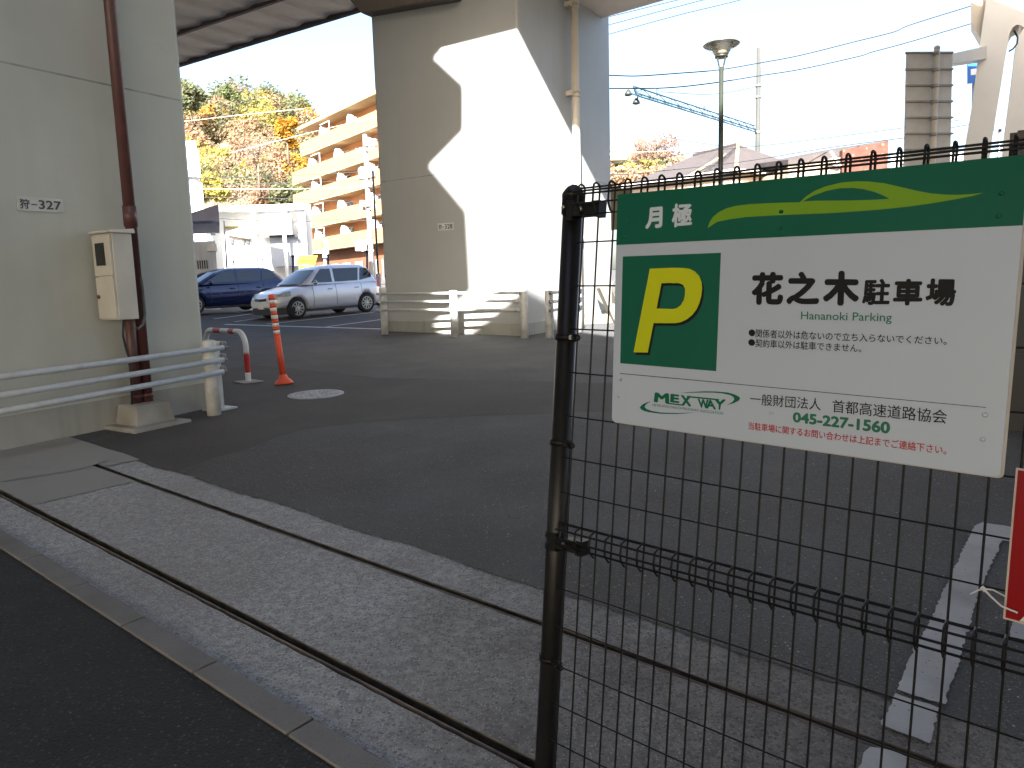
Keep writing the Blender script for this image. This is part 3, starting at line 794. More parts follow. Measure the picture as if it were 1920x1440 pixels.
# corrugated soffit panels: waves along the row, strips across it
z0s = HB
for j in range(ne):
    ea, eb = e0 + (e1 - e0) * j / ne, e0 + (e1 - e0) * (j + 1) / ne
    def wz(e_):                                    # overlapping sheets: each rises gently and drops to the next
        f = (e_ / 1.15) % 1.0; return HB + .02 + .085 * (f if f < .82 else (1 - f) / .22)
    mb.poly([site(n_near, ea, wz(ea)), site(n_near, eb, wz(eb)), site(n_far + .1, eb, wz(eb)), site(n_far + .1, ea, wz(ea))], False)
mb.build('soffit', M['soffit'], dk)
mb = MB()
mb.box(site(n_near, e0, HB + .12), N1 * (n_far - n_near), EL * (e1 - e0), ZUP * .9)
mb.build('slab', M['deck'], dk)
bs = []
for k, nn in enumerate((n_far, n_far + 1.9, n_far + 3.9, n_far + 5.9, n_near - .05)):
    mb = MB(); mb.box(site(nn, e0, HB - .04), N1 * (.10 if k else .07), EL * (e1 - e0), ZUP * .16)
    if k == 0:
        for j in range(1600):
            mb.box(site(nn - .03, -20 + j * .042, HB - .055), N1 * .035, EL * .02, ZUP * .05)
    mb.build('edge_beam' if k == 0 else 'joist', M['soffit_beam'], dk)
# short flange of the neighbouring ramp seen right of the middle pier
h8 = 8.0
pa = CAM + (at(1145, 30, 10) - CAM) * ((h8 - 1.5) / (at(1145, 30, 10).z - 1.5))
pb_ = CAM + (at(1250, 0, 10) - CAM) * ((h8 - 1.5) / (at(1250, 0, 10).z - 1.5))
d_ = (pb_ - pa).normalized(); nn = Vector((d_.y, -d_.x, 0)); nn = nn if nn.y < 0 else -nn
tag(MB().box(pa - d_ * .9, d_ * 14, nn * 2.2, ZUP * .5).build('ramp_flange', M['soffit'], bevel=.02), 'pale soffit of a ramp edge just right of the middle pier top', 'ramp')
# added unseen shade slab above the camera, its gap shaped for the sun patch
HU = 13.0
def up(P): 
    p = P + SUN_H * ((HU - P.z) / TAN_E); return Vector((p.x, p.y, 0))
hole_px_left = [(868, 180), (868, 245), (795, 320), (875, 415), (883, 545), (805, 614)]
hole = []
first = up(onpl(803, 120, C, N1)); second = up(onpl(825, 95, C, N1))
nt_ = -5.0
hole.append(second + N1 * (nt_ - second.dot(N1)) )
hole += [second, first]
hole += [up(onpl(*p, C, N1)) for p in hole_px_left]
hole += [up(gnd(826, 630)), up(gnd(867, 630)), up(onpl(987, 560, C, N1)), up(onpl(1024, 583, C, N2)), up(gnd(1060, 622)), up(gnd(1145, 634)), up(gnd(1175, 636))]
last = hole[-1]
hole.append(last + N1 * (nt_ - last.dot(N1)))
cu = bpy.data.curves.new('shade_slab_outline', 'CURVE'); cu.dimensions = '2D'; cu.fill_mode = 'BOTH'; cu.extrude = .12
def spl(pts):
    s = cu.splines.new('POLY'); s.points.add(len(pts) - 1)
    for k, p in enumerate(pts): s.points[k].co = (p.x, p.y, 0, 1)
    s.use_cyclic_u = True
spl([site(-9.5, -60, 0), site(-9.5, 70, 0), site(52, 70, 0), site(52, -60, 0)]); spl(hole)
uo = bpy.data.objects.new('tmp', cu); col.objects.link(uo); bpy.context.view_layer.update()
me = bpy.data.meshes.new_from_object(uo.evaluated_get(bpy.context.evaluated_depsgraph_get()))
me.materials.clear(); me.materials.append(M['deck'])
bpy.data.objects.remove(uo)
for v in me.vertices: v.co.z += HU + .12
uo = bpy.data.objects.new('shade_slab', me); col.objects.link(uo); struct(uo)
for e_ in (-33, -11, 11, 33):
    mb = MB(); mb.box(site(9, e_ - 1.5, -.5), N1 * 2.5, EL * 3, ZUP * (HU + .5)); mb.build('shade_pillar', M['deck'], uo)  # unseen pillars added to cut the light from behind the camera

# ------------------------------------------------------------------ mesh fence with the parking sign
FS = 2.08 / 2.2                                      # the panel's own scale: 50 mm wire pitch
FO = CAM + raw(1060, 600) * 2.08
FE = -(raw(-650, 545).normalized())
FV = -(raw(-415, 30000).normalized())
FN = FE.cross(FV).normalized(); FN = FN if FN.y < 0 else -FN
FV = (FV - FE * FV.dot(FE)).normalized()
def uv(u, v, n=0.0): return FO + (FE * u + FV * v + FN * n) * FS
def fuv(px, py):
    q = onpl(px, py, FO, FN) - FO; return q.dot(FE), q.dot(FV)
fc = thing('mesh_fence', 'black welded mesh fence panel with a round capped end post in the right foreground', 'fence', uv(0.005, -1.5))
# end post
pu = lambda v: -.015 - .0155 * (v - .0)
MB().tube([uv(pu(.36), .36, -.03), uv(pu(-1.95), -1.95, -.03)], .029, 24).build('post', M['fence_post'], fc)
cp = uv(pu(.355), .355, -.03)
MB().lathe(cp, [(.0325, -.035), (.0325, .012), (.0335, .013), (.0335, .022), (.029, .03), (.02, .042), (.008, .049), (0, .05)], 24, FV).build('post_cap', M['fence_post'], fc)
for v in (.345, -.051, -.371, -.655, -.69, -1.043):
    MB().lathe(uv(pu(v), v, -.03) - FV * .009, [(.029, 0), (.0325, 0), (.0325, .018), (.029, .018)], 24, FV).build('clamp_band', M['fence'], fc)
for v in (-.051, -.371, -1.043):
    mb = MB()
    c_ = uv(pu(v) + .042, v, -.01)
    mb.cbox(c_, .028, .012, .016, FE, FN, FV)
    ring = [uv(pu(v) + .058 + .014 * math.cos(t / 12 * 2 * math.pi), v + .008 * math.sin(t / 12 * 2 * math.pi), .002) for t in range(12)]
    mb.tube(ring, .0032, 6, closed=True)
    mb.build('bracket', M['fence'], fc)
for v in (.322, -.672):
    mb = MB()
    c_ = uv(pu(v) + .062, v + .002, -.012)
    mb.cbox(c_, .075, .03, .034, FE, FN, FV); mb.cbox(c_ + FE * .045, .02, .036, .042, FE, FN, FV)
    mb.cbox(uv(pu(v) + .012, v, -.0), .02, .01, .05, FE, FN, FV)
    mb.build('bracket', M['fence'], fc)
mb = MB()
for v in (.325, -.67): mb.lathe(uv(pu(v) + .055, v, .004), [(.007, 0), (.007, .006), (.003, .008)], 10, FN)
mb.lathe(uv(pu(.345) - .012, .335, .0005), [(.006, 0), (.006, .004), (.003, .006)], 10, FN)
for v in (-.051,): mb.lathe(uv(pu(v) + .04, v, -.002), [(.0065, 0), (.0065, .006)], 10, FN)
mb.build('bolt', M['steel'], fc)
# wires
VW = .0026
mb = MB()
us = [.0 + .0525 * k + .047 for k in range(0, 40)]
umax = 2.0
vb = -1.68
lt = .372                                            # top of the folded beam
for u in us:
    # one wire: up the panel, out and over the top fold, with a kick at the middle fold
    us_ = lambda v: u - .0155 * v * (1 - min(1, u) * .3)
    def w_(v, n): return uv(us_(v), v, n)
    pts = [w_(vb, 0), w_(-.70, 0), w_(-.682, .012), w_(-.652, .038), w_(-.612, .004), w_(-.60, 0), w_(.302, 0), w_(.306, .004)]
    pts = [w_(vb, 0), w_(.312, 0), w_(.381, -.0)]
    arc = [w_(.381 + .012 * math.sin(a), .016 - .016 * math.cos(a)) for a in [math.pi * k / 6 for k in range(1, 7)]]
    pts += arc + [w_(.335, .033), w_(.312, .02), w_(.309, .003)]
    mb.tube(pts, [VW] * 2 + [VW * 1.12] * (len(pts) - 2), 6, cap=False)
    # folded loop of the middle beam
    lp_ = [w_(-.605, 0), w_(-.608, .016), w_(-.614, .032), w_(-.645, .036), w_(-.666, .030), w_(-.682, .012), w_(-.684, 0)]
    mb.tube(lp_, VW * 1.15, 6, cap=False)
mb.build('upright_wires', M['fence'], fc)
mb = MB()
for v in (.228, .101, -.026, -.155, -.285, -.410, -.516, -.607, -.805, -.92, -1.041, -1.16, -1.276, -1.39, -1.5, -1.62, .309):
    mb.tube([uv(.018 - .0155 * v, v, .003), uv(umax, v, .003)], .0021, 6)
for (v, n, r_) in ((.3870, -.003, .0026), (.3695, .037, .0026), (.3610, .036, .0026), (.335, .034, .0024), (-.610, .003, .0028), (-.620, .036, .0032), (-.645, .040, .0032), (-.664, .033, .0032)):
    mb.tube([uv(.03 - .0155 * v, v, n), uv(umax, v, n)], r_, 6)
mb.build('cross_wires', M['fence'], fc)

# sign panel
SF = .046                                            # distance of the printed face in front of the wires
# printed positions were measured on the plane of the wires; carry them to the face of the panel along the line of sight
def face(px, py, n=0.0):
    P = FO + FN * SF
    return onpl(px, py, P, FN) + FN * n
sg = thing('parking_sign', 'large white and green parking sign with a yellow P hung on the black mesh fence', 'sign', face(1147, 790))
crn = [face(1158, 365), face(1930, 289), face(1875, 895), face(1147, 790)]
def rounded(c, r_, n=5):
    out = []
    for k in range(4):
        p, a, b = c[k], c[k - 1], c[(k + 1) % 4]
        da, db_ = (a - p).normalized(), (b - p).normalized()
        for j in range(n + 1):
            t = j / n
            out.append((p + da * r_ * (1 - t) ** 2 + db_ * r_ * t ** 2))
    return out
MB().prism([p - FN * .0065 for p in rounded(crn, .012)], FN * .0065).build('panel', M['sign_white'], sg)
MB().prism([p - FN * .009 - FE * 0.0 for p in rounded([crn[0] - FE * .001 + FV * .001, crn[1] + FE * .005 + FV * .001, crn[2] + FE * .005 - FV * .003, crn[3] - FE * .001 - FV * .003], .012)], FN * .0025).build('backing', M['sign_edge'], sg)
e1_ = .0006
MB().poly([crn[0] + FN * e1_, crn[1] + FN * e1_, crn[1].lerp(crn[2], .2165) + FN * e1_, crn[0].lerp(crn[3], .221) + FN * e1_]).build('green_band', M['sign_green'], sg)
MB().poly([face(*p, e1_) for p in ((1168, 481), (1352, 474), (1343, 696), (1163, 681))]).build('green_square', M['sign_green'], sg)
def poly_px(pts, n, mname, name):
    return MB().poly([face(*p, n) for p in pts]).build(name, M[mname], sg)
outer = [(1219, 504), (1240, 503), (1262, 502), (1281, 502.5), (1293, 504), (1303, 509), (1311, 517), (1316, 529), (1317, 540), (1315.5, 554), (1312, 568), (1306, 581), (1298, 591), (1288, 599), (1277, 604), (1266, 606), (1246, 606), (1226, 605.5), (1215, 661), (1188.5, 660.5)]
inner = [(1241, 531), (1258, 530.5), (1273, 531), (1281, 534), (1285, 541), (1285, 551), (1283, 562), (1277, 572), (1270, 577.5), (1262, 579.5), (1246, 579), (1231.5, 578.5)]
def glyph(outer, inner, dx, dy, n, mname, name):
    """letter face with a counter: a bridged strip between outer and inner outline"""
    cu = bpy.data.curves.new('g', 'CURVE'); cu.dimensions = '2D'; cu.fill_mode = 'FRONT'
    P0 = face(1260, 570)
    for L_ in (outer, inner):
        s = cu.splines.new('POLY'); s.points.add(len(L_) - 1); s.use_cyclic_u = True
        for k, p in enumerate(L_):
            d = face(p[0] + dx, p[1] + dy) - P0; s.points[k].co = (d.dot(FE), d.dot(FV), 0, 1)
    o = bpy.data.objects.new('g', cu); col.objects.link(o); bpy.context.view_layer.update()
    m_ = bpy.data.meshes.new_from_object(o.evaluated_get(bpy.context.evaluated_depsgraph_get()))
    bpy.data.objects.remove(o)
    for v in m_.vertices: v.co = P0 + FE * v.co.x + FV * v.co.y + FN * n
    m_.materials.clear(); m_.materials.append(M[mname])
    o = bpy.data.objects.new(name, m_); col.objects.link(o); attach(o, sg); return o
glyph(outer, inner, 3.5, 5.0, .0010, 'ink', 'letter_shadow')
glyph(outer, inner, 0, 0, .0014, 'sign_yellow', 'letter')
carA = [(1327, 428), (1331, 416), (1337, 407), (1348, 398), (1362, 391), (1380, 386), (1405, 383), (1440, 381), (1470, 380), (1500, 379.5), (1512, 368), (1528, 358), (1550, 349), (1580, 342), (1605, 340), (1630, 340.5), (1660, 344), (1690, 351), (1720, 358), (1745, 362.5), (1770, 365), (1795, 365.5), (1820, 364), (1845, 361.5),
        (1822, 368), (1790, 374), (1750, 381), (1700, 388), (1650, 393), (1600, 397), (1550, 400), (1500, 402), (1450, 404), (1400, 407), (1370, 411), (1345, 416)]
carW = [(1505, 378), (1530, 376.5), (1590, 376), (1630, 375), (1668, 373), (1655, 366), (1640, 360), (1620, 355), (1600, 352.5), (1575, 353), (1550, 358), (1525, 367)]
glyph(carA, carW[::-1], 0, 0, .0010, 'sign_lime', 'car_emblem')
def txt(body, q, mname, bold=0.0, shear=0.0, n=.0010):
    mb = MB(); text_into(mb, body, [face(*p, n) for p in q], bold, shear); return mb.build('lettering', M[mname], sg, fix=False)
txt('月', [(1213, 390), (1243, 387), (1242, 427), (1210, 430)], 'ink_white', .048)
txt('極', [(1261, 382.5), (1299, 380), (1297.5, 423.5), (1259.5, 427)], 'ink_white', .032)
txt('花', [(1410.5, 510.5), (1470.5, 509.5), (1468.5, 572.5), (1408.5, 571.5)], 'ink', .050)
txt('之', [(1476, 509), (1535, 509), (1537, 571.5), (1474, 571)], 'ink', .050)
txt('木', [(1545, 507.5), (1613, 508), (1611, 573.5), (1542, 573)], 'ink', .052)
txt('駐', [(1620, 523), (1671, 522.5), (1668, 572), (1616, 572)], 'ink', .034)
txt('車', [(1677, 523), (1732, 523), (1729, 573), (1674, 573)], 'ink', .040)
txt('場', [(1738, 522), (1795, 522.5), (1791, 574.5), (1734, 573)], 'ink', .040)
txt('Hananoki Parking', [(1502.5, 584), (1673, 587), (1672, 607.5), (1502, 600)][:2] + [(1672, 608), (1502, 603.5)], 'ink_green', .004)
txt('●', [(1404, 617.5), (1416.5, 618), (1416, 631), (1404, 630)], 'ink')
txt('関係者以外は危ないので立ち入らないでください。', [(1417.5, 617), (1776, 631.5), (1775, 647), (1417, 633)], 'ink', .008)
txt('●', [(1403.5, 635.5), (1416, 636.5), (1416, 649), (1403, 648)], 'ink')
txt('契約車以外は駐車できません。', [(1417, 635.5), (1615.5, 645.5), (1615, 661), (1416.5, 651)], 'ink', .008)
poly_px([(1163, 699.6), (1300, 712), (1500, 730.8), (1700, 749.6), (1849, 763.4), (1849, 764.6), (1700, 750.8), (1500, 732), (1300, 713.2), (1163, 700.8)], .0010, 'ink', 'rule_line')
txt('一般財団法人', [(1407, 737), (1540, 747), (1539, 770), (1407, 758)], 'ink', .002)
txt('首都高速道路協会', [(1561.5, 749), (1776.5, 769), (1775, 795), (1561, 773)], 'ink', .004)
txt('045-227-1560', [(1487, 772), (1670, 791), (1668.5, 814), (1486.5, 791.5)], 'ink_green', .040)
txt('当駐車場に関するお問い合わせは上記までご連絡下さい。', [(1404, 790.5), (1775.5, 836), (1774.5, 853), (1403.5, 805)], 'ink_red', .010)
def lg(x, y): return (1190 + x / 9.143, 720 + y / 9.143)
upper = [(780, 155), (900, 142), (1000, 135), (1200, 125), (1400, 128), (1600, 145), (1720, 180), (1790, 215), (1812, 245), (1790, 285), (1700, 330), (1580, 360), (1640, 330), (1690, 295), (1710, 260), (1695, 225), (1640, 190), (1500, 160), (1350, 148), (1200, 146), (1000, 149)]
lower = [(285, 293), (200, 320), (130, 355), (92, 400), (110, 430), (160, 458), (250, 485), (450, 510), (700, 515), (900, 502), (1040, 488), (880, 492), (700, 498), (450, 488), (300, 463), (210, 430), (170, 395), (200, 345)]
for L_ in (upper, lower): MB().poly([face(*lg(*p), .0010) for p in L_]).build('swoosh', M['ink_logo'], sg)
def lq(pts): return [lg(*p) for p in pts]
txt('M', lq([(350, 142), (590, 160), (600, 345), (330, 308)]), 'ink_logo', .05)
txt('E', lq([(618, 166), (770, 184), (770, 330), (612, 312)]), 'ink_logo', .05)
txt('X', lq([(790, 186), (970, 205), (972, 388), (810, 368)]), 'ink_logo', .05)
txt('W', lq([(1085, 250), (1270, 268), (1270, 425), (1100, 405)]), 'ink_logo', .045)
txt('A', lq([(1230, 262), (1370, 278), (1400, 440), (1225, 418)]), 'ink_logo', .035)
txt('Y', lq([(1370, 252), (1570, 265), (1500, 450), (1410, 440)]), 'ink_logo', .05)
mbx = MB()
for L_ in ([(555, 318), (840, 350), (840, 374), (555, 340)], [(900, 202), (1450, 258), (1450, 282), (900, 228)]): mbx.poly([face(*lg(*p), .0012) for p in L_])
mbx.build('swoosh', M['ink_logo'], sg)
txt('METROPOLITAN EXPRESSWAY ASSOCIATION', lq([(310, 336), (1530, 484), (1520, 530), (302, 376)]), 'ink_logo', 0, .2)
for p in ((1177, 416), (1171, 445), (1878, 363), (1873, 405), (1465, 397), (1463, 428)): MB().lathe(face(*p), [(.005, 0), (.0045, .0025), (.002, .0035)], 10, FN).build('rivet', M['sign_green'], sg)
for p in ((1163, 712), (1162, 743), (1847, 778), (1843, 824), (1447, 775)): MB().lathe(face(*p), [(.005, 0), (.0045, .0025), (.002, .0035)], 10, FN).build('rivet', M['sign_white'], sg)
# red notice at the right edge
def faceb(u, v, n=0.0): return uv(u, v, n)
rs_ = thing('red_notice', 'red notice board with a pale edge tied to the fence at the right border', 'notice board', face(1880, 1160))
q = [face(1905, 877), face(1905, 877) + FE * .32 - FV * .01, face(1880.5, 1160) + FE * .32 - FV * .01, face(1880.5, 1160)]
MB().prism([p - FN * .004 for p in q], FN * .004).build('board', M['red_edge'], rs_)
i_ = .0035
q2_ = [q[0] + FE * i_ - FV * i_, q[1] - FE * i_ - FV * i_, q[2] - FE * i_ + FV * i_, q[3] + FE * i_ + FV * i_]
MB().poly([p + FN * .0006 for p in (q2_[0], q2_[1], q2_[2], q2_[3])]).build('red_field', M['red_sign'], rs_)
a, b = q2_[3] + FE * .022 + FN * .0012, q2_[3] + FE * .075 + FV * .085 + FN * .0012
MB().poly([a, a + FE * .2, b + FE * .15, b]).build('white_field', M['plate'], rs_)
mb = MB(); o_ = q2_[0] + FE * .016 - FV * .014 + FN * .0012
mb.poly([o_, o_ + FE * .012, o_ + FE * .012 - FV * .022, o_ - FV * .022]); mb.build('lettering', M['sign_yellow'], rs_)
zt = MB()
k0 = face(1845, 1103, .004)
zt.tube([face(1821, 1112, .01), face(1835, 1105, .008), k0, face(1858, 1115, .01), face(1880, 1134, .012), face(1909, 1147, .008)], [.0012, .0017, .0026, .0017, .0017, .0017], 6)
zt.tube([face(1841, 1099, .006), face(1849, 1107, .006)], .004, 6)
zt.tube([k0, face(1862, 1106, -.0), face(1884, 1119, -.004)], .0015, 6)
tag(zt.build('cable_tie', M['zip']), 'white plastic cable tie tying the red notice to the fence', 'cable tie')

# dark shed whose edge shows between sign and frame edge
sb = gnd(1876, 806); sd_ = thing('dark_shed', 'black panelled shed behind the fence at the right border', 'shed', sb)
SX = Vector((.83, -.55, 0)).normalized(); SY = Vector((.55, .83, 0)).normalized()
SB = Vector((sb.x, sb.y, gz(sb.y)))
MB().box(SB - ZUP * .1, SX * 3, SY * 2.2, ZUP * 2.42).build('wall', M['black_metal'], sd_)
mb = MB()
for k in range(4): mb.box(SB - SY * .012 + ZUP * (.08 + .6 * k), SX * 3, SY * .012, ZUP * .57)
mb.build('panel', M['black_metal'], sd_)
MB().box(SB - SX * .05 - SY * .06 + ZUP * 2.33, SX * 3.1, SY * 2.3, ZUP * .1).build('roof', M['soffit_beam'], sd_)

# ------------------------------------------------------------------ cars
def lerp(a, b, t): return a + (b - a) * t
def interp(tab, x):
    if x <= tab[0][0]: return tab[0][1:]
    for a, b in zip(tab, tab[1:]):
        if x <= b[0]:
            t = (x - a[0]) / (b[0] - a[0]); t2 = t
            return tuple(lerp(p, q_, t2) for p, q_ in zip(a[1:], b[1:]))
    return tab[-1][1:]
def make_car(name, label, cat, P, h, spec, paint, group=None, wheels=True):
    """P: ground point under the middle of the wheelbase, h: heading; spec holds the side profile"""
    X = h.normalized(); Yv = Vector((-X.y, X.x, 0)); sl_ = spec.get('pitch', 0)
    X3 = (X + ZUP * sl_).normalized(); Z3 = X3.cross(Yv).normalized(); Z3 = Z3 if Z3.z > 0 else -Z3
    def w3(x, y, z): return P + X3 * x + Yv * y + Z3 * z
    root = thing(name, label, cat, P, group)
    wb, W = spec['wb'], spec['w'] / 2
    # body: closed loft
    st = spec['body']                                # (x, half width factor, bottom z, belt z, top z)
    xs = []
    n = 44; x0, x1 = st[0][0], st[-1][0]
    mb = MB(); ring = []
    for k in range(n + 1):
        x = lerp(x0, x1, .5 - .5 * math.cos(math.pi * k / n))
        wf, zb, zs, zt_ = interp(st, x); ww = W * wf
        half = [(0, zb), (ww * .80, zb), (ww * .93, zb + .04), (ww * .985, lerp(zb, zs, .25)), (ww, lerp(zb, zs, .5)), (ww * .99, lerp(zb, zs, .75)), (ww * .955, lerp(zb, zs, .93)), (ww * .90, zs + (zt_ - zs) * .3), (ww * .72, zs + (zt_ - zs) * .85), (ww * .35, zt_), (0, zt_ + .004)]
        full = [(-y, z) for y, z in half[::-1]][:-1] + half[:-1]
        ring.append([w3(x, y, z) for y, z in full])
    m_ = len(ring[0]); 
    for r_ in ring: mb.v += r_
    for k in range(n):
        for j in range(m_):
            j2 = (j + 1) % m_; mb.f.append([k * m_ + j, k * m_ + j2, (k + 1) * m_ + j2, (k + 1) * m_ + j]); mb.sm.append(True)
    mb.f.append(list(range(m_))); mb.sm.append(False); mb.f.append([n * m_ + j for j in range(m_ - 1, -1, -1)]); mb.sm.append(False)
    bo = mb.build('body', paint, root)
    rw = spec['rw']
    if wheels:
        cut = MB()
        for x in (wb / 2, -wb / 2): cut.lathe(w3(x, -W * 1.3, rw * 1.0), [(rw * 1.13, 0), (rw * 1.13, W * 2.6)], 32, Yv)
        co = cut.build('cut', paint)
        bm_ = bo.modifiers.new('b', 'BOOLEAN'); bm_.operation = 'DIFFERENCE'; bm_.object = co; bm_.solver = 'EXACT'
        bpy.context.view_layer.update()
        me = bpy.data.meshes.new_from_object(bo.evaluated_get(bpy.context.evaluated_depsgraph_get()))
        bo.modifiers.clear(); bo.data = me; bpy.data.objects.remove(co)
        MB().box(w3(x0 + .15, -W * .72, .2), X3 * (x1 - x0 - .3), Yv * W * 1.44, Z3 * .42).build('underbody', M['dark'], root)
    # lower dark skirt
    if spec.get('skirt', True):
        mb = MB()
        for s_ in (1, -1): mb.box(w3(-wb / 2 + rw * 1.15, s_ * W * .9 - .02, spec['body'][3][2] - .05), X3 * (wb - rw * 2.3), Yv * .06, Z3 * .08)
        mb.box(w3(x0 + .03, -W * .82, .2), X3 * .1, Yv * W * 1.64, Z3 * .12)
        pf = [(x1 - .02, .62), (x1 - .10, .80), (x1 - .34, .95), (x1 - .60, 1.0)]
        loop = [w3(x, -W * f, .16) for x, f in pf[::-1]] + [w3(x, W * f, .16) for x, f in pf]
        mb.prism(loop, Z3 * .20)
        mb.build('sill', M['dark'], root)
    # cabin
    gx1, gx2, gx3, gx4 = spec['cab']; zB, zR = spec['zb'], spec['zr']; wB, wR = W * .90, W * .68
    lv = [0, .3, .6, .82, .94, 1.0]
    def lev(f):
        zz = lerp(zB, zR, f); k = f ** 1.15
        rnd_ = 0 if f < .8 else (f - .8) / .2
        return lerp(gx1, gx2, f) - .12 * rnd_ ** 2, lerp(gx4, gx3, f) + .10 * rnd_ ** 2, lerp(wB, wR, f) - .07 * rnd_ ** 2, zz
    def outline(f, n=8):
        a, b, hw, zz = lev(f); out = []; cr = .16 if f < .9 else .2
        for (cx, cy, a0) in ((a - cr, hw - cr, 0), (b + cr, hw - cr, 90), (b + cr, -hw + cr, 180), (a - cr, -hw + cr, 270)):
            for j in range(n):
                t = R(a0 + 90 * j / (n - 1)); out.append((cx + cr * math.cos(t) + .0, cy + cr * math.sin(t), zz))
        # bow the front and the back
        res = []
        for (x, y, z) in out:
            q_ = (y / hw) ** 2
            if x > (a + b) / 2: x -= .10 * q_
            else: x += .08 * q_
            res.append(w3(x, y, z))
        return res
    mb = MB(); rings = [outline(f) for f in lv]; m_ = len(rings[0])
    for r_ in rings: mb.v += r_
    for k in range(len(lv) - 1):
        for j in range(m_):
            j2 = (j + 1) % m_; mb.f.append([k * m_ + j, k * m_ + j2, (k + 1) * m_ + j2, (k + 1) * m_ + j]); mb.sm.append(True)
    # crowned roof
    t0 = (len(lv) - 1) * m_; ctr = w3((gx2 + gx3) / 2, 0, zR + .05); mb.v.append(ctr); ci = len(mb.v) - 1
    mid = []
    for j in range(m_): mb.v.append(mb.v[t0 + j].lerp(ctr, .45) + Z3 * .018); mid.append(len(mb.v) - 1)
    for j in range(m_):
        j2 = (j + 1) % m_
        mb.f.append([t0 + j, t0 + j2, mid[j2], mid[j]]); mb.sm.append(True); mb.f.append([mid[j], mid[j2], ci]); mb.sm.append(True)
    mb.build('cabin', paint, root)
    # side windows
    for poly_ in spec['win']:
        for s_ in (1, -1):
            pts = []
            for (x, f) in poly_:
                hw = lev(f)[2]; a, b = lev(f)[0], lev(f)[1]
                pts.append(w3(x, s_ * (hw + .010), lerp(zB, zR, f)))
            MB().poly(pts, True).build('window', M['glass'], root)
    def cap_(fr, name_):
        g = MB(); rows = []
        for f in (.06, .3, .55, .80):
            a, b, hw, zz = lev(f); row = []
            for t in [-1 + 2 * k / 8 for k in range(9)]:
                y = t * (hw - .10); q_ = (y / hw) ** 2
                x = (a - .10 * q_ + .012) if fr else (b + .08 * q_ - .012)
                row.append(w3(x, y, zz + .008))
            rows.append(row)
        for r0, r1 in zip(rows, rows[1:]):
            for k in range(8): g.poly([r0[k], r0[k + 1], r1[k + 1], r1[k]], True)
        g.build(name_, M['glass'], root)
    cap_(True, 'windscreen'); cap_(False, 'rear_window')
    for i in (0,):
        if not wheels: return root
    # wheels
    for x in (wb / 2, -wb / 2):
        for s_ in (1, -1):
            c_ = w3(x, s_ * (W - .03), rw); ax_ = Yv * s_
            tw = .19
            ty = MB().lathe(c_ - ax_ * tw, [(rw * .62, 0), (rw * .9, -.0), (rw, .03), (rw, tw - .03), (rw * .93, tw), (rw * .66, tw + .004), (rw * .62, tw - .02)], 32, ax_, True, False).build('wheel', M['tyre'], root)
            mb = MB(); ct = c_
            mb.lathe(c_, [(rw * .60, -.03), (rw * .67, .005), (rw * .67, .012), (rw * .60, .004)], 28, ax_, True, False)
            mb.lathe(c_ - ax_ * .01, [(rw * .17, 0), (rw * .15, .02), (0.001, .024)], 14, ax_)
            for k in range(10):
                th = 2 * math.pi * k / 10; d_ = X3 * math.cos(th) + Z3 * math.sin(th); t_ = X3 * -math.sin(th) + Z3 * math.cos(th)
                mb.box(c_ + d_ * rw * .12 - t_ * .016 - ax_ * .005, d_ * rw * .52, t_ * .032, ax_ * .014)
            mb.build('rim', M['alloy'], ty)
            MB().lathe(c_ - ax_ * .06, [(rw * .62, 0), (rw * .62, .004)], 24, ax_).build('brake', M['dark'], ty)
    # doors: seams, handles
    for xs_ in spec['seams']:
        for s_ in (1, -1):
            mb = MB(); pr = []
            for k in range(7):
                z = lerp(.36, zB - .03, k / 6); wf, zb, zs, zt_ = interp(st, xs_)
                tz = (z - zb) / (zs - zb); ww = W * wf * (lerp(.93, .985, tz / .25) if tz < .25 else (lerp(.985, 1, (tz - .25) / .25) if tz < .5 else (lerp(1, .99, (tz - .5) / .25) if tz < .75 else lerp(.99, .955, (tz - .75) / .18))))
                pr.append(w3(xs_, s_ * (ww + .002), z))
            mb.tube(pr, .006, 5, cap=False); mb.build('door_seam', M['dark'], root)
    for xh in spec['handles']:
        for s_ in (1, -1):
            MB().tube([w3(xh - .09, s_ * (W * .985), zB - .16), w3(xh - .05, s_ * (W * 1.01 + .01), zB - .155), w3(xh + .05, s_ * (W * 1.01 + .01), zB - .155), w3(xh + .09, s_ * W * .985, zB - .16)], .015, 8).build('door_handle', M['chrome'] if paint is M['silver'] else paint, root)
    for s_ in (1, -1):
        mx = gx1 - spec.get('mir', .62)
        mb = MB(); c_ = w3(mx, s_ * (W * .93 + .10), zB + .06)
        mb.lathe(c_ - X3 * .05, [(.02, 0), (.075, .02), (.085, .06), (.06, .10), (.015, .12)], 12, X3)
        mb.build('mirror', paint if spec.get('mirror_paint', True) else M['chrome'], root)
        # lamps
        hx, hz = spec['head']
        mb = MB(); pts = []
        def bodyw(x, z):
            wf, zb, zs, zt_ = interp(st, x); return W * wf * .99
        rows = []
        for (xa, za0, za1) in ((hx, hz - .10, hz + .045), (hx + .12, hz - .11, hz + .03), (hx + .24, hz - .11, hz - .0), (hx + .32, hz - .10, hz - .03)):
            rows.append((w3(xa, s_ * (bodyw(xa, hz) + .012), za0), w3(xa, s_ * (bodyw(xa, hz) - .02), za1)))
        for a, b in zip(rows, rows[1:]): mb.poly([a[0], b[0], b[1], a[1]], True)
        xe = x1 + .006
        mb.poly([rows[-1][0], w3(xe - .03, s_ * W * .55, hz - .11), w3(xe - .07, s_ * W * .50, hz - .02), rows[-1][1]], True)
        mb.build('headlight', M['lamp_clear'], root)
        tx, tz0, tz1 = spec['tail']
        mb = MB()
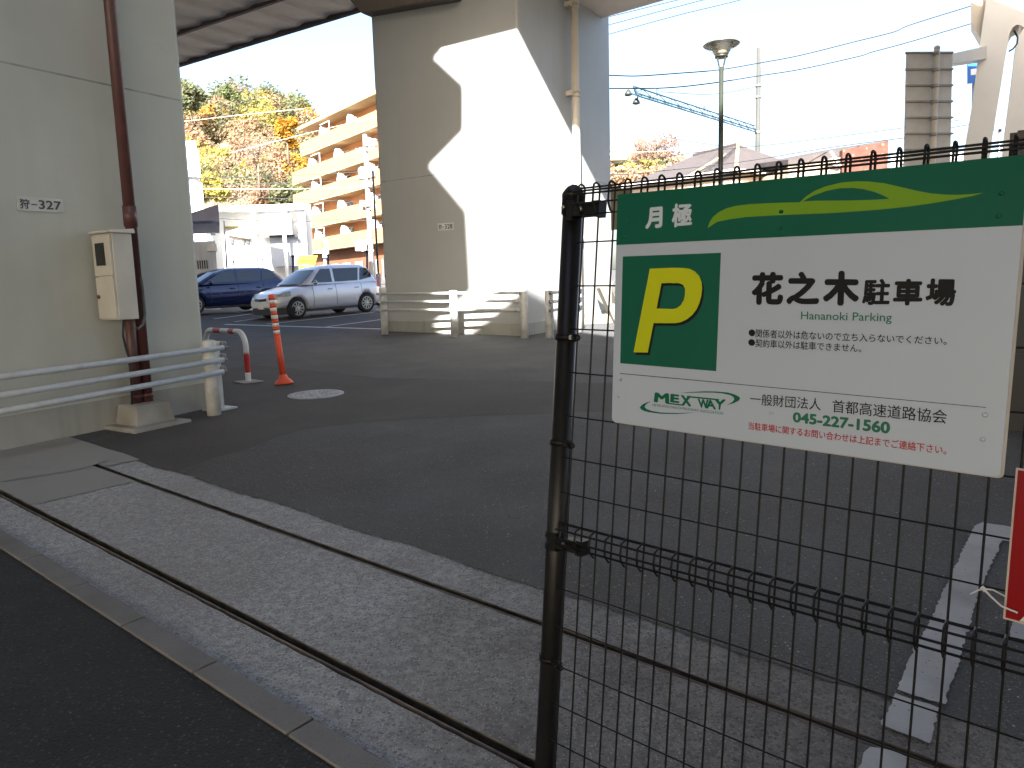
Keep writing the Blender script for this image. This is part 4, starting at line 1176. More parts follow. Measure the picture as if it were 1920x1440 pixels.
        a = w3(tx + .20, s_ * (bodyw(tx + .2, tz0) * .975 + .012), tz0); b = w3(tx + .16, s_ * (bodyw(tx + .16, tz1) * .94), tz1)
        c_ = w3(tx - .01, s_ * (W * .74), tz1); d_ = w3(tx - .02, s_ * (W * .78), tz0); e_ = w3(tx + .04, s_ * (bodyw(tx + .05, tz0) + .012), tz0); f_ = w3(tx + .04, s_ * (bodyw(tx + .05, tz1) * .98), tz1)
        mb.poly([a, e_, f_, b], True); mb.poly([e_, d_, c_, f_], True)
        mb.build('tail_light', M['lamp_red'], root)
    MB().cbox(w3(x1 + .012, spec.get('plate_y', 0), .42), .02, .33, .165, X3, Yv, Z3).build('number_plate', M['white'], root)
    mb = MB(); mb.tube([w3(x1 + .004, -.3, .62), w3(x1 + .012, 0, .60), w3(x1 + .004, .3, .62)], .035, 8); mb.build('grille', M['dark'], root)
    mb = MB(); mb.tube([w3(x1 + .010, -.32, .655), w3(x1 + .02, 0, .64), w3(x1 + .010, .32, .655)], .012, 6); mb.build('trim', M['chrome'], root)
    return root
hatch = dict(wb=2.60, w=1.74, rw=.315, zb=1.00, zr=1.56, pitch=.03 * -.75 - .01,
    body=[(-2.02, .72, .34, .80, .90), (-1.95, .88, .26, .90, .98), (-1.75, .96, .24, .98, 1.02), (-1.2, 1, .24, .99, 1.02), (0, 1, .24, .97, 1.02), (.75, 1, .24, .95, 1.01), (1.15, .99, .24, .90, .97), (1.60, .97, .30, .82, .87), (1.88, .88, .34, .71, .76), (2.02, .68, .38, .60, .64)],
    cab=(1.12, .30, -1.62, -1.98),
    win=[[(.72, .10), (.62, .10), (-.06, .10), (-.10, .84), (.25, .84), (.45, .55)], [(-.16, .10), (-1.05, .12), (-1.20, .84), (-.20, .84)], [(-1.12, .12), (-1.62, .26), (-1.66, .42), (-1.52, .80), (-1.27, .84)]],
    seams=(.72, -.13, -1.12), handles=(.10, -.92), head=(1.50, .80), tail=(-2.0, .82, 1.14), mir=.46, mirror_paint=False)
fw, rw_ = gnd(558, 598), gnd(688, 585)
hd_ = Vector((fw.x - rw_.x, fw.y - rw_.y, 0)).normalized(); left_ = Vector((-hd_.y, hd_.x, 0))
mid_ = (fw + rw_) / 2 - left_ * .78; mid_.z = (fw.z + rw_.z) / 2
make_car('hatchback_car', 'silver five-door hatchback parked under the viaduct', 'car', mid_, hd_, hatch, M['silver'])
wagon = dict(wb=2.70, w=1.80, rw=.325, zb=.98, zr=1.50, pitch=.03 * -.75,
    body=[(-2.30, .75, .34, .84, .92), (-2.2, .90, .26, .95, 1.0), (-1.9, .97, .22, .99, 1.02), (-1.2, 1, .22, .97, 1.0), (0, 1, .22, .94, .99), (.9, 1, .22, .92, .97), (1.3, .99, .22, .88, .94), (1.8, .96, .22, .80, .85), (2.15, .86, .24, .68, .72), (2.28, .68, .28, .56, .60)],
    cab=(1.28, .25, -1.75, -2.22),
    win=[[(.80, .10), (-.16, .10), (-.20, .84), (.16, .84), (.42, .55)], [(-.26, .10), (-1.10, .12), (-1.22, .84), (-.30, .84)], [(-1.18, .14), (-1.85, .28), (-1.72, .66), (-1.3, .82)]],
    seams=(.80, -.22, -1.2), handles=(-.0, -1.0), head=(1.75, .76), tail=(-2.28, .80, 1.0), mir=.5)
off = -left_ * 4.3 + hd_ * .75 + V3(-.3, 0, 0)
mid2 = mid_ + off; mid2.z = gz(mid2.y) + .02
make_car('estate_car', 'dark blue estate car parked behind the silver hatchback', 'car', mid2, hd_, wagon, M['bluecar'])
van = dict(wb=2.5, w=1.7, rw=.31, zb=1.08, zr=1.95, body=[(-2.1, .92, .3, 1.0, 1.08), (-2.0, .98, .26, 1.05, 1.1), (0, 1, .26, 1.05, 1.1), (1.2, 1, .26, 1.05, 1.1), (1.75, .97, .26, 1.0, 1.05), (2.0, .9, .3, .85, .9), (2.08, .8, .36, .75, .8)],
    cab=(1.95, 1.25, -1.95, -2.08), win=[[(1.45, .12), (.55, .12), (.55, .84), (1.12, .84)], [(.42, .12), (-1.8, .12), (-1.75, .84), (.42, .84)]], seams=(.5,), handles=(.6,), head=(1.7, .85), tail=(-2.05, .8, 1.2), mir=.5)
def on_flat(px, Y):
    p = at(px, 550, Y); return Vector((p.x, p.y, gz(Y)))
make_car('parked_van', 'white van with long dark side windows parked beyond the blue car', 'van', on_flat(494, 82), Vector((-.85, .5, 0)), van, M['whitecar'])
make_car('parked_car', 'dark car parked just right of the white van', 'car', on_flat(548, 84), Vector((-1, .2, 0)), wagon, M['darkcar'])
make_car('parked_car', 'dark blue car parked just left of the white van, beside the grey shed', 'car', on_flat(434, 84), Vector((-1, .15, 0)), wagon, M['bluecar'])

# ------------------------------------------------------------------ left background
GZ = gz(30)
# grey shed behind the blue car
Ys = 31
sh = thing('storage_building', 'small grey building with awning and wall unit at the edge of the left pier', 'building', on_flat(385, Ys))
w0 = on_flat(300, Ys); w1 = on_flat(411, Ys); wd = (w1 - w0); wdn = wd.normalized(); wn = -Vector((w1.x, w1.y, 0)).normalized()
hw_ = at(408, 395, Ys).z - GZ
MB().box(w0 - ZUP * .2, wd, -wn * 5, ZUP * (hw_ * .70 + .2)).build('wall', M['shed_wall'], sh)
mb = MB(); lo_z = at(370, 420, Ys).z
# sloping purple-grey fascia rising to the right
pA, pB = at(362, 398, Ys - .3), at(409, 383, Ys - .3)
d_ = pB - pA; pA2 = pA - d_ * 1.6
mb.prism([Vector((pA2.x, pA2.y, lo_z)), Vector((pB.x, pB.y, lo_z + .0)), pB, pA2], -wn * 5.4)
mb.build('roof', M['shed_roof'], sh)
mb = MB(); zz = lo_z - .02
for k in range(34):
    a0, a1 = w0.lerp(w1, k / 34), w0.lerp(w1, (k + 1) / 34); am = a0.lerp(a1, .5)
    f0 = Vector((a0.x, a0.y, zz)); f1 = Vector((a1.x, a1.y, zz)); fm = Vector((am.x, am.y, zz + .17))
    o_ = wn * 1.0 - ZUP * .12
    mb.poly([f0, fm, fm + o_, f0 + o_]); mb.poly([fm, f1, f1 + o_, fm + o_])
mb.build('awning', M['whitecar'], sh)
def panel(px0, py0, px1, py1, Y, th, m, name, parent):
    a, b = at(px0, py1, Y), at(px1, py1, Y); c_ = at(px1, py0, Y)
    return MB().box(a, Vector((b.x - a.x, b.y - a.y, 0)), wn * -th, ZUP * (c_.z - a.z)).build(name, m, parent)
panel(389, 457, 407, 471, Ys - .35, .38, M['white'], 'wall_unit', sh)
wdw = panel(369, 488, 391, 504, Ys - .05, .05, M['black_metal'], 'window', sh)
mb = MB()
for k in range(6): a = at(370 + 4.2 * k, 505, Ys - .12); mb.tube([a, Vector((a.x, a.y, at(370, 487, Ys).z))], .018, 5)
mb.build('bars', M['rail'], wdw)
panel(395, 436, 404, 441, Ys - .2, .2, M['shed_wall'], 'vent', sh)
# tall white building behind the shed
tw = thing('tower_building', 'white stepped building rising behind the grey building at the left pier', 'building', on_flat(350, 60))
def bbox(parent, px0, px1, pyt, Y, dp_, m, name, pyb=None, skew=.0):
    a, b = at(px0, pyt, Y), at(px1, pyt, Y + skew); zt_ = at(px0, pyt, Y).z; z0 = GZ - .3 if pyb is None else at(px0, pyb, Y).z
    d = Vector((b.x - a.x, b.y - a.y, 0))
    return MB().box(Vector((a.x, a.y, z0)), d, Vector(((a.x + b.x) / 2, (a.y + b.y) / 2, 0)).normalized() * dp_, ZUP * (zt_ - z0)).build(name, m, parent)
bbox(tw, 300, 367, 266, 60, 8, M['white_wall'], 'upper_storeys', 332)
bbox(tw, 300, 372, 282, 60.2, 8, M['white_wall'], 'wall', 332)
bbox(tw, 300, 379, 345, 60.1, 8, M['white_wall'], 'wall')
bbox(tw, 300, 368, 332, 60.4, 7, M['grey_wall'], 'window_band', 345)
# white commercial block
wbld = thing('commercial_building', 'low white flat-roofed building with a recessed grey front beside the orange apartments', 'building', on_flat(480, 62))
bbox(wbld, 395, 582, 389, 66, 10, M['white_wall'], 'wall')
bbox(wbld, 391, 572, 387, 64.5, 1.6, M['white_wall'], 'parapet', 397)
bbox(wbld, 487, 545, 402, 63, 3, M['white_wall'], 'projecting_bay', 441)
bbox(wbld, 486, 540, 397, 65.7, .4, M['grey_wall'], 'recess', 402)
bbox(wbld, 505, 558, 441, 64, 1.9, M['grey_wall'], 'shutter', 500)
bbox(wbld, 505, 558, 441.5, 63.5, .3, M['dark'], 'shadow_gap', 446)
bbox(wbld, 557, 572, 398, 64.2, 1.6, M['grey_wall'], 'side_wing', 500)
bbox(wbld, 421, 447, 425, 65.5, .5, M['leaf_yellow'], 'sign_band', 428)
bbox(wbld, 470, 486, 437, 65.5, .5, M['leaf_yellow'], 'sign_band', 440)
for px in (486, 541): MB().tube([on_flat(px, 62.8), Vector((on_flat(px, 62.8).x, 62.8, at(px, 388, 62.8).z))], .16, 8).build('pillar', M['white'], wbld)
# pale house in front of it
hs = thing('house', 'white house with a pale pink roof in front of the commercial building', 'house', on_flat(450, 56))
bbox(hs, 416, 478, 440, 56, 5, M['white_wall'], 'wall')
a, b = at(428, 436, 55.6), at(474, 446, 55.6)
mb = MB(); mb.prism([at(424, 435, 55.5), at(466, 444, 55.5), at(468, 448, 55.5), at(422, 440, 55.5)], Vector((0, 6, 1.2))); mb.build('roof', M['roof_pink'], hs)
for (x0, x1) in ((431, 437), (454, 458), (461, 467)):
    bbox(hs, x0, x1, 448, 55.8, .15, M['glass_house'], 'window', 457)
# arched carports
cp_ = None
for i, (x0, x1, lab) in enumerate(((404, 444, 'white arched carport roof, leftmost of three, behind the parked cars'), (446, 492, 'white arched carport roof, middle of three, behind the parked cars'), (506, 543, 'white arched carport roof, rightmost of three, behind the parked cars'))):
    Yc = 90; a, b = at(x0, 467, Yc), at(x1, 467, Yc); t = thing('carport', lab, 'carport', on_flat((x0 + x1) / 2, Yc), 'arched carports')
    mb = MB(); k = 12; prev = None
    for j in range(k + 1):
        f = j / k; p = a.lerp(b, f) + ZUP * (.85 * (1 - (2 * f - 1) ** 2))
        if prev: mb.prism([prev, p, p + ZUP * .06, prev + ZUP * .06], Vector((0, 5, 0)))
        prev = p
    mb.build('roof', M['whitecar'], t)
    for p in (a, b):
        for dy in (.2, 4.8): MB().tube([Vector((p.x, p.y + dy, GZ)), p + V3(0, dy, 0)], .08, 8).build('post', M['white'], t)
# orange apartment block
A_ = V3(-25.4, 90, 6.4); ad = Vector((.615, -.789, 0)).normalized(); an = Vector((-.789, -.615, 0)).normalized(); ap = thing('apartment_building', 'orange tiled six-storey apartment block with long balconies below the wooded hill', 'building', (A_.x, A_.y, GZ))
A0_ = Vector((A_.x, A_.y, 0)); LEN = 31
for k, zz in enumerate((6.43, 9.12, 11.95, 14.5, 17.35)):
    st_ = (0, .1, -.1, 0, 2.9)[k]
    o_ = A0_ + ad * st_
    t = MB().box(o_ + ZUP * zz, ad * (LEN - st_), -an * .18, ZUP * 1.33).build('balcony', M['orange_wall'], ap)
    MB().box(o_ + ZUP * (zz - .12) - an * .02, ad * (LEN - st_), -an * 1.8, ZUP * .14).build('balcony_floor', M['slab'], ap)
    MB().box(o_ + ZUP * zz - an * .16 + ad * .0, ad * .16, -an * 1.6, ZUP * 1.3).build('balcony_end', M['white_wall'], ap)
    # white rounded fins between the flats
    for d in (5.5, 12.3, 19.2, 26):
        c_ = o_ + ad * (d - (k % 2) * .5) + ZUP * (zz + 1.1) - an * .2; pts = []
        for j in range(11):
            a = math.pi * j / 10; pts.append(c_ + ad * (-.55 * math.cos(a)) + ZUP * (1.15 * math.sin(a)))
        MB().prism(pts, -an * .5).build('screen', M['whitecar'], ap)
        MB().box(c_ + ad * .5 - ZUP * .2, ad * 1.1, -an * .1, ZUP * .75).build('panel', M['white_wall'], ap)
    for d in (3, 8.5, 10.3, 15.2, 17, 22, 24, 28.5):
        w_ = MB().box(o_ + ad * d + ZUP * (zz + .05) - an * 1.74, ad * 1.5, -an * .1, ZUP * 2.1).build('window', M['glass_house'], ap)
        MB().box(o_ + ad * (d - .08) + ZUP * (zz + 2.12) - an * 1.70, ad * 1.66, -an * .06, ZUP * .1).build('lintel', M['white'], ap)
    MB().tube([o_ + ad * 7.9 + ZUP * (zz + 1.42) - an * .1, o_ + ad * 7.9 + ZUP * (zz + 2.4) - an * .1, o_ + ad * 5.6 + ZUP * (zz + 2.4) - an * .1], .05, 6).build('clothes_pole', M['white'], ap)
MB().box(A0_ - an * 1.8 + ad * .4 + ZUP * (GZ - .3), ad * LEN, -an * 10, ZUP * (17.2 - GZ)).build('wall', M['recess_wall'], ap)
MB().box(A0_ - an * 1.8 + ad * 3.4 + ZUP * 16.9, ad * LEN, -an * 10, ZUP * 3.2).build('wall', M['recess_wall'], ap)
MB().box(A0_ + an * .2 + ad * 2.9 + ZUP * 20.1, ad * LEN, -an * 12, ZUP * .35).build('roof', M['slab'], ap)
MB().box(A0_ + ad * 1.2 - an * 1.2 + ZUP * (GZ - .2), ad * LEN, -an * .5, ZUP * 5.5).build('ground_storey', M['brick_wall'], ap)
for d in (4, 7, 10, 13, 16.2, 19, 22, 25, 28):
    w_ = MB().box(A0_ + ad * d - an * 1.14 + ZUP * 2.6, ad * 1.9, -an * .1, ZUP * 2.2).build('window', M['glass_house'], ap)
    mb = MB()
    for j in range(4): mb.box(A0_ + ad * (d + .1 + j * .5) - an * 1.1 + ZUP * 2.6, ad * .12, -an * .06, ZUP * 2.2)
    mb.build('frame', M['white'], w_)
# hill and its wood
def leafcloud(mb, c, rx, ry, rz, n, size, rnd_, shell=.55):
    for _ in range(n):
        while True:
            v = Vector((rnd_.uniform(-1, 1), rnd_.uniform(-1, 1), rnd_.uniform(-1, 1)))
            if shell < v.length < 1: break
        p = Vector((c[0] + v.x * rx, c[1] + v.y * ry, c[2] + v.z * rz)); s_ = size * rnd_.uniform(.6, 1.4)
        a = Vector((rnd_.uniform(-1, 1), rnd_.uniform(-1, 1), rnd_.uniform(-1, 1))).normalized(); b = a.orthogonal().normalized() * s_; a *= s_ * rnd_.uniform(.5, 1)
        mb.v += [p - a - b * .4, p + b, p + a + b * .3, p - b]; i = len(mb.v); mb.f.append([i - 4, i - 3, i - 2, i - 1]); mb.sm.append(False)
rh = random.Random(11)
prof = [(250, 160), (340, 150), (365, 163), (380, 190), (390, 202), (400, 185), (420, 165), (450, 153), (480, 148), (510, 150), (535, 165), (560, 182), (578, 210), (590, 245), (605, 275), (700, 330), (800, 380)]
def hill_top(px):
    for a, b in zip(prof, prof[1:]):
        if a[0] <= px <= b[0]: return lerp(a[1], b[1], (px - a[0]) / (b[0] - a[0]))
    return 380
YN, YF = 105, 150
mb = MB(); rows = []
for r_ in range(9):
    f = r_ / 8; row = []
    for px in range(250, 820, 15):
        Y = lerp(YN, YF, f); t_ = hill_top(px) + 36; py = lerp(420, t_, f ** .8)
        p = at(px, py, Y); row.append(p)
    rows.append(row)
last_ = [p + V3(0, 30, -14) for p in rows[-1]]; rows.append(last_)
w_ = len(rows[0])
for r_ in rows: mb.v += r_
for r_ in range(len(rows) - 1):
    for j in range(w_ - 1): mb.f.append([r_ * w_ + j, r_ * w_ + j + 1, (r_ + 1) * w_ + j + 1, (r_ + 1) * w_ + j]); mb.sm.append(True)
struct(mb.build('hill', M['hill_soil']))
def hill_pt(px, f):
    Y = lerp(YN, YF, f); return at(px, lerp(420, hill_top(px) + 36, f ** .8), Y)
pal = {'leaf_mix': MB(), 'leaf_dark': MB(), 'leaf_green': MB(), 'leaf_yellow': MB(), 'leaf_rust': MB(), 'leaf_grey': MB(), 'leaf_gold': MB()}
for _ in range(190):
    px = rh.uniform(300, 700); f = rh.random() ** .85
    p = hill_pt(px, f); s_ = rh.uniform(2.0, 3.7)
    low = px < 435 and f < .45
    k = rh.choices(list(pal), [3, 3.2, 2.2, 4 if low else 1.2, 3, 4.5 if 430 < px < 560 and f < .7 else 2, 1.0])[0]
    n_ = 260 if k != 'leaf_grey' else 200
    for _b in range(3):
        d = V3(rh.uniform(-1, 1), rh.uniform(-1, 1), rh.uniform(-.3, .8)) * s_ * .6
        leafcloud(pal[k], p + d + ZUP * s_ * .6, s_ * .8, s_ * .8, s_ * .75, n_, .24 if k != 'leaf_grey' else .15, rh, .35)
base_mb = None
objs = []
wood = None
for k, m_ in pal.items():
    o = m_.build('hillside_woods', M[k], fix=False)
    if wood is None: wood = o; struct(o, 'stuff')
    else: attach(o, wood); o.name = 'foliage'
def tree(name, label, px, pyb, pyt, Y, wpx, mname, n, group=None, size=.3, shell=.3, bare=False, seed=1):
    rt = random.Random(seed); b = at(px, pyb, Y); t_ = at(px, pyt, Y); H = t_.z - b.z; rx = wpx / F_PX * Y / 2
    root = thing(name, label, 'tree', b, group)
    mb = MB(); mb.tube([b - ZUP * .5, b + ZUP * H * .35, b + ZUP * H * .8 + V3(rx * .1, 0, 0)], [H * .028, H * .02, H * .006], 8)
    for j in range(16 if bare else 8):
        a = rt.uniform(0, 6.28); f = rt.uniform(.3, .7); s0 = b + ZUP * H * f; e_ = s0 + V3(math.cos(a) * rx * rt.uniform(.6, .95), math.sin(a) * rx * .8, H * rt.uniform(.15, .35))
        mid = s0.lerp(e_, .5) + ZUP * H * .03; mb.tube([s0, mid, e_], [H * .010, H * .006, H * .002], 5)
        if bare:
            for q_ in range(7):
                s1 = s0.lerp(e_, rt.uniform(.3, 1)); mb.tube([s1, s1 + V3(rt.uniform(-1, 1) * rx * .4, rt.uniform(-1, 1) * rx * .4, H * rt.uniform(.03, .2))], [H * .004, H * .001], 4)
    mb.build('trunk', M['trunk'], root)
    mb = MB()
    for j in range(12):
        d = V3(rt.uniform(-.55, .55) * rx, rt.uniform(-.55, .55) * rx, H * rt.uniform(.35, .82))
        s_ = rx * rt.uniform(.28, .5)
        leafcloud(mb, b + d, s_, s_, s_ * .85, n // 12, size, rt, shell)
    mb.build('crown', M[mname], root, fix=False)
    return root
tree('golden_tree', 'golden autumn tree on the hillside beside the top of the orange apartments', 541, 300, 215, 100, 48, 'leaf_gold', 1500, seed=3)
tree('dark_evergreen', 'dark green tree on the crest beside the left pier', 360, 225, 150, 128, 55, 'leaf_dark', 1500, seed=4)
tree('green_tree', 'bright green tree standing out on the left shoulder of the main hilltop', 432, 205, 150, 135, 34, 'leaf_green', 900, seed=5)
tree('yellow_thicket', 'yellow green leafy tree low on the hill beside the white tower', 403, 395, 320, 98, 62, 'leaf_yellow', 1700, seed=6)
tree('bare_tree', 'leafless grey tree in the middle of the hillside', 487, 355, 255, 104, 62, 'leaf_grey', 500, size=.16, bare=True, seed=7)
tree('shrubby_tree', 'small green tree at the foot of the hill near the apartments', 525, 385, 335, 100, 46, 'leaf_dark', 1000, seed=8)
# utility poles on the left
Yp = 46
up_ = thing('utility_pole', 'concrete utility pole with transformers and crossarms in front of the orange apartments', 'utility pole', on_flat(699, Yp))
pb2 = on_flat(700, Yp); zt_ = at(692, 252, Yp).z
MB().tube([pb2 - ZUP * .2, Vector((pb2.x, pb2.y, zt_))], [.19, .13], 12).build('pole', M['grey_fit'], up_)
def upz(py): return at(698, py, Yp).z
for py, L_ in ((283, 1.7), (350, .9), (392, 1.5)):
    MB().cbox(Vector((pb2.x, pb2.y - .15, upz(py))), L_, .09, .09, Vector((.8, -.6, 0)), Vector((.6, .8, 0))).build('crossarm', M['grey_fit'], up_)
    for s_ in (-.9, -.5, .5, .9):
        MB().lathe(Vector((pb2.x, pb2.y - .15, upz(py))) + Vector((.8, -.6, 0)) * L_ * .5 * s_, [(.05, 0), (.08, .06), (.05, .12), (.08, .18), (.03, .24)], 8).build('insulator', M['grey_fit'], up_)
for s_ in (-1, 1):
    MB().lathe(Vector((pb2.x, pb2.y, upz(335))) + Vector((.8, -.6, 0)) * .38 * s_, [(.25, 0), (.27, .05), (.27, .62), (.2, .7), (.06, .78)], 14).build('transformer', M['grey_fit'], up_)
MB().cbox(Vector((pb2.x + .3, pb2.y, upz(268))), .8, .4, .4).build('switch_box', M['grey_fit'], up_)
MB().cbox(Vector((pb2.x, pb2.y - .2, upz(382))), .9, .3, .35).build('switch_box', M['grey_fit'], up_)
# roadside signals on and beside the pole
ts = thing('traffic_signal', 'white traffic signal with framing bracket on the utility pole', 'traffic signal', on_flat(690, 44))
c_ = at(672, 460, 44)
MB().cbox(c_, .32, .3, .62).build('housing', M['white'], ts)
MB().cbox(at(684, 460, 44), .2, .25, .6).build('side_housing', M['white'], ts)
for py in (451, 470): MB().tube([at(668, py, 44), at(701, py, 44)], .04, 6).build('bracket', M['white'], ts)
for py in (456, 464): MB().lathe(at(672, py, 43.83), [(.09, 0), (.09, .06)], 12, V3(0, -1, 0)).build('lens', M['grey_wall'], ts)
t2 = thing('signal_post', 'white post with yellow box and small arm standing left of the traffic signal', 'signal', on_flat(609, 42))
MB().tube([on_flat(608, 42), at(610, 452, 42)], .07, 8).build('post', M['white'], t2)
MB().cbox(at(611, 462, 41.9), .28, .25, .75).build('housing', M['white'], t2)
MB().cbox(at(605.5, 459, 41.8), .12, .2, .35).build('lamp', M['sun_yellow'], t2)
MB().tube([at(588, 474, 42), at(608, 473, 42)], .06, 6).build('arm', M['white'], t2)
MB().cbox(at(611, 479, 41.9), .3, .3, .22).build('control_box', M['white'], t2)
dp_ = thing('steel_pole', 'slim dark steel pole with thicker sleeve standing behind the silver car', 'pole', on_flat(709, 29))
b_ = on_flat(711, 29.5)
MB().tube([b_, Vector((b_.x, b_.y, at(705, 320, 29.5).z))], .042, 10).build('pole', M['pole_green'], dp_)
MB().tube([b_, Vector((b_.x, b_.y, at(709, 513, 29.5).z))], .10, 12).build('sleeve', M['sign_rib'], dp_)
# yellow board with lettering
yb = thing('advert_board', 'yellow advertising board with slanted ends and black script above the silver car roof', 'sign board', on_flat(575, 40))
q = [at(561, 479, 40), at(595, 479, 40), at(590, 496, 40), at(554, 497, 40)]
MB().prism(q, V3(0, .12, 0)).build('board', M['sun_yellow'], yb)
MB().prism([at(562, 498, 40), at(588, 498, 40), at(588, 505, 40), at(561, 505, 40)], V3(0, .1, 0)).build('lower_board', M['sun_yellow'], yb)
mb = MB(); text_into(mb, 'Jarmen', [p + V3(0, -.012, 0) for p in (at(565, 486, 40), at(588, 487, 40), at(586, 492, 40), at(563, 492.5, 40))], .01, .3)
mb.build('lettering', M['ink'], yb)
for px in (562, 588): MB().tube([on_flat(px, 40.15), at(px, 480, 40.15)], .05, 6).build('post', M['white'], yb)
# black posts of the lot's rear fence
rf = thing('lot_fence', 'row of thin black posts with wires along the back of the parking lot', 'fence', on_flat(600, 33))
for px, py, r_ in ((438, 492, .03), (493, 488, .03), (549, 482, .055), (615, 480, .05), (688, 472, .05)):
    MB().tube([on_flat(px, 33), at(px, py, 33)], r_, 8).build('post', M['black_metal'], rf)
    MB().lathe(at(px, py, 33), [(r_ * 1.7, 0), (r_ * 1.7, .04), (.01, .09)], 8).build('post_cap', M['black_metal'], rf)
mb = MB()
for h_ in (.5, .9): mb.tube([on_flat(420, 33) + ZUP * h_, on_flat(735, 33) + ZUP * h_], .012, 5)
mb.build('wire', M['black_metal'], rf)
wr = thing('road_barrier', 'white lattice barrier between the parked cars and the road', 'barrier', on_flat(540, 36))
for k in range(9): MB().tube([on_flat(512 + k * 14, 36), on_flat(512 + k * 14, 36) + ZUP * 1.0], .05, 6).build('post', M['white'], wr)
for h_ in (.35, .65, .98): MB().tube([on_flat(510, 36) + ZUP * h_, on_flat(626, 36) + ZUP * h_], .04, 6).build('rail', M['white'], wr)
lpole = thing('lamp_pole', 'thin grey pole beside the grey building, rising behind the blue car', 'pole', on_flat(424, 34))
MB().tube([on_flat(428, 34), at(420, 414, 34)], [.075, .03], 8).build('pole', M['sign_rib'], lpole)

# ------------------------------------------------------------------ right background
# street lamp
Yl = 12.5
lb = at(1350, 330, Yl); lt_ = at(1352.5, 128, Yl)
LB = Vector((lt_.x, lt_.y, gz(Yl)))
lm = thing('street_lamp', 'dark green street lamp with a saucer-shaped head above the parking sign', 'street lamp', LB)
def lz(py): return at(1352, py, Yl).z
MB().tube([LB, LB + ZUP * 1.2, Vector((LB.x, LB.y, lz(126)))], [.055, .043, .037], 16).build('pole', M['pole_green'], lm)
MB().lathe(LB, [(.1, 0), (.1, .5), (.06, .56)], 16).build('base', M['pole_green'], lm)
L0 = Vector((LB.x, LB.y, 0))
zr_, zt1 = lz(107), lz(126)
mb = MB()
for k in range(4):
    a = math.pi / 2 * k + .5; d = V3(math.cos(a), math.sin(a), 0)
    mb.tube([L0 + d * .038 + ZUP * (zt1 - .05), L0 + d * .05 + ZUP * (zt1 + .02), L0 + d * .09 + ZUP * zr_], .011, 6)
mb.build('strut', M['pole_green'], lm)
MB().lathe(L0 + ZUP * (zr_ - .01), [(.06, 0), (.10, 0), (.105, .02), (.09, .045), (.06, .045)], 24).build('collar', M['pole_green'], lm)
zd = lz(84)
MB().lathe(L0 + ZUP * (zr_ + .03), [(.10, 0), (.28, zd - zr_ - .04)], 32, ZUP, True, False).build('glass_cone', M['lamp_glass'], lm)
MB().lathe(L0 + ZUP * (zr_ + .02), [(.10, 0), (.18, zd - zr_ - .032)], 28).build('reflector', M['lamp_inner'], lm)
MB().lathe(L0 + ZUP * zd, [(.283, -.008), (.292, .0), (.27, .016), (.15, .036), (.02, .046)], 36).build('head_dish', M['lamp_dish'], lm)
# pole with lattice arm
Yq = 40
ub = on_flat(1417, Yq)
upl = thing('utility_pole', 'concrete utility pole carrying the blue lattice arm behind the street lamp', 'utility pole', ub)
MB().tube([ub, Vector((ub.x, ub.y, at(1419, 90, Yq).z))], [.15, .11], 14).build('pole', M['pole_conc'], upl)
for py in (163, 184, 250): MB().lathe(Vector((ub.x, ub.y, at(1419, py, Yq).z)), [(.12, 0), (.16, 0), (.16, .1), (.12, .1)], 12).build('band', M['sign_rib'], upl)
MB().cbox(at(1411, 206, Yq - .2), .16, .2, .72).build('box', M['roof_pink'], upl)
MB().tube([at(1427, 90, Yq), at(1424, 265, Yq)], .015, 5).build('conduit', M['steel'], upl)
ta = thing('lattice_arm', 'blue triangular lattice arm with lamps reaching left from the utility pole', 'lattice arm', at(1417, 245, Yq))
YA = 25
ch = [(at(1188.5, 162, YA), at(1415, 236, Yq)), (at(1192, 174, YA + .3), at(1417, 243, Yq)), (at(1197, 180, YA - .3), at(1419, 248, Yq))]
for a, b in ch: MB().tube([a, b], .028, 8).build('chord', M['truss'], ta)
mb = MB()
for k in range(22):
    f, f2 = k / 22, (k + 1) / 22
    A1_, A2_ = ch[0][0].lerp(ch[0][1], f), ch[0][0].lerp(ch[0][1], f2)
    B1_, B2_ = ch[1][0].lerp(ch[1][1], f), ch[1][0].lerp(ch[1][1], f2)
    C1_, C2_ = ch[2][0].lerp(ch[2][1], f), ch[2][0].lerp(ch[2][1], f2)
    if k % 2: mb.tube([A1_, B2_], .011, 5); mb.tube([B1_, C2_], .011, 5); mb.tube([A1_, C2_], .011, 5)
    else: mb.tube([B1_, A2_], .011, 5); mb.tube([C1_, B2_], .011, 5); mb.tube([C1_, A2_], .011, 5)
mb.build('lacing', M['truss'], ta)
mb = MB(); e_ = [c[0] for c in ch]
for a, b in ((0, 1), (1, 2), (2, 0)): mb.tube([e_[a], e_[b]], .04, 6)
mb.build('end_frame', M['truss'], ta)
for px, py in ((1178, 173), (1193, 189)):
    c_ = at(px, py, YA); MB().lathe(c_ - ZUP * .12, [(.05, 0), (.13, .03), (.11, .10), (.04, .2)], 12).build('lamp', M['pole_green'], ta)
    MB().tube([c_, ch[2][0]], .025, 6).build('lamp_arm', M['truss'], ta)
for px, py in ((1233, 172), (1321, 203)): MB().cbox(at(px, py, lerp(YA, Yq, (px - 1188) / 229)), .08, .08, .2).build('clip', M['truss'], ta)
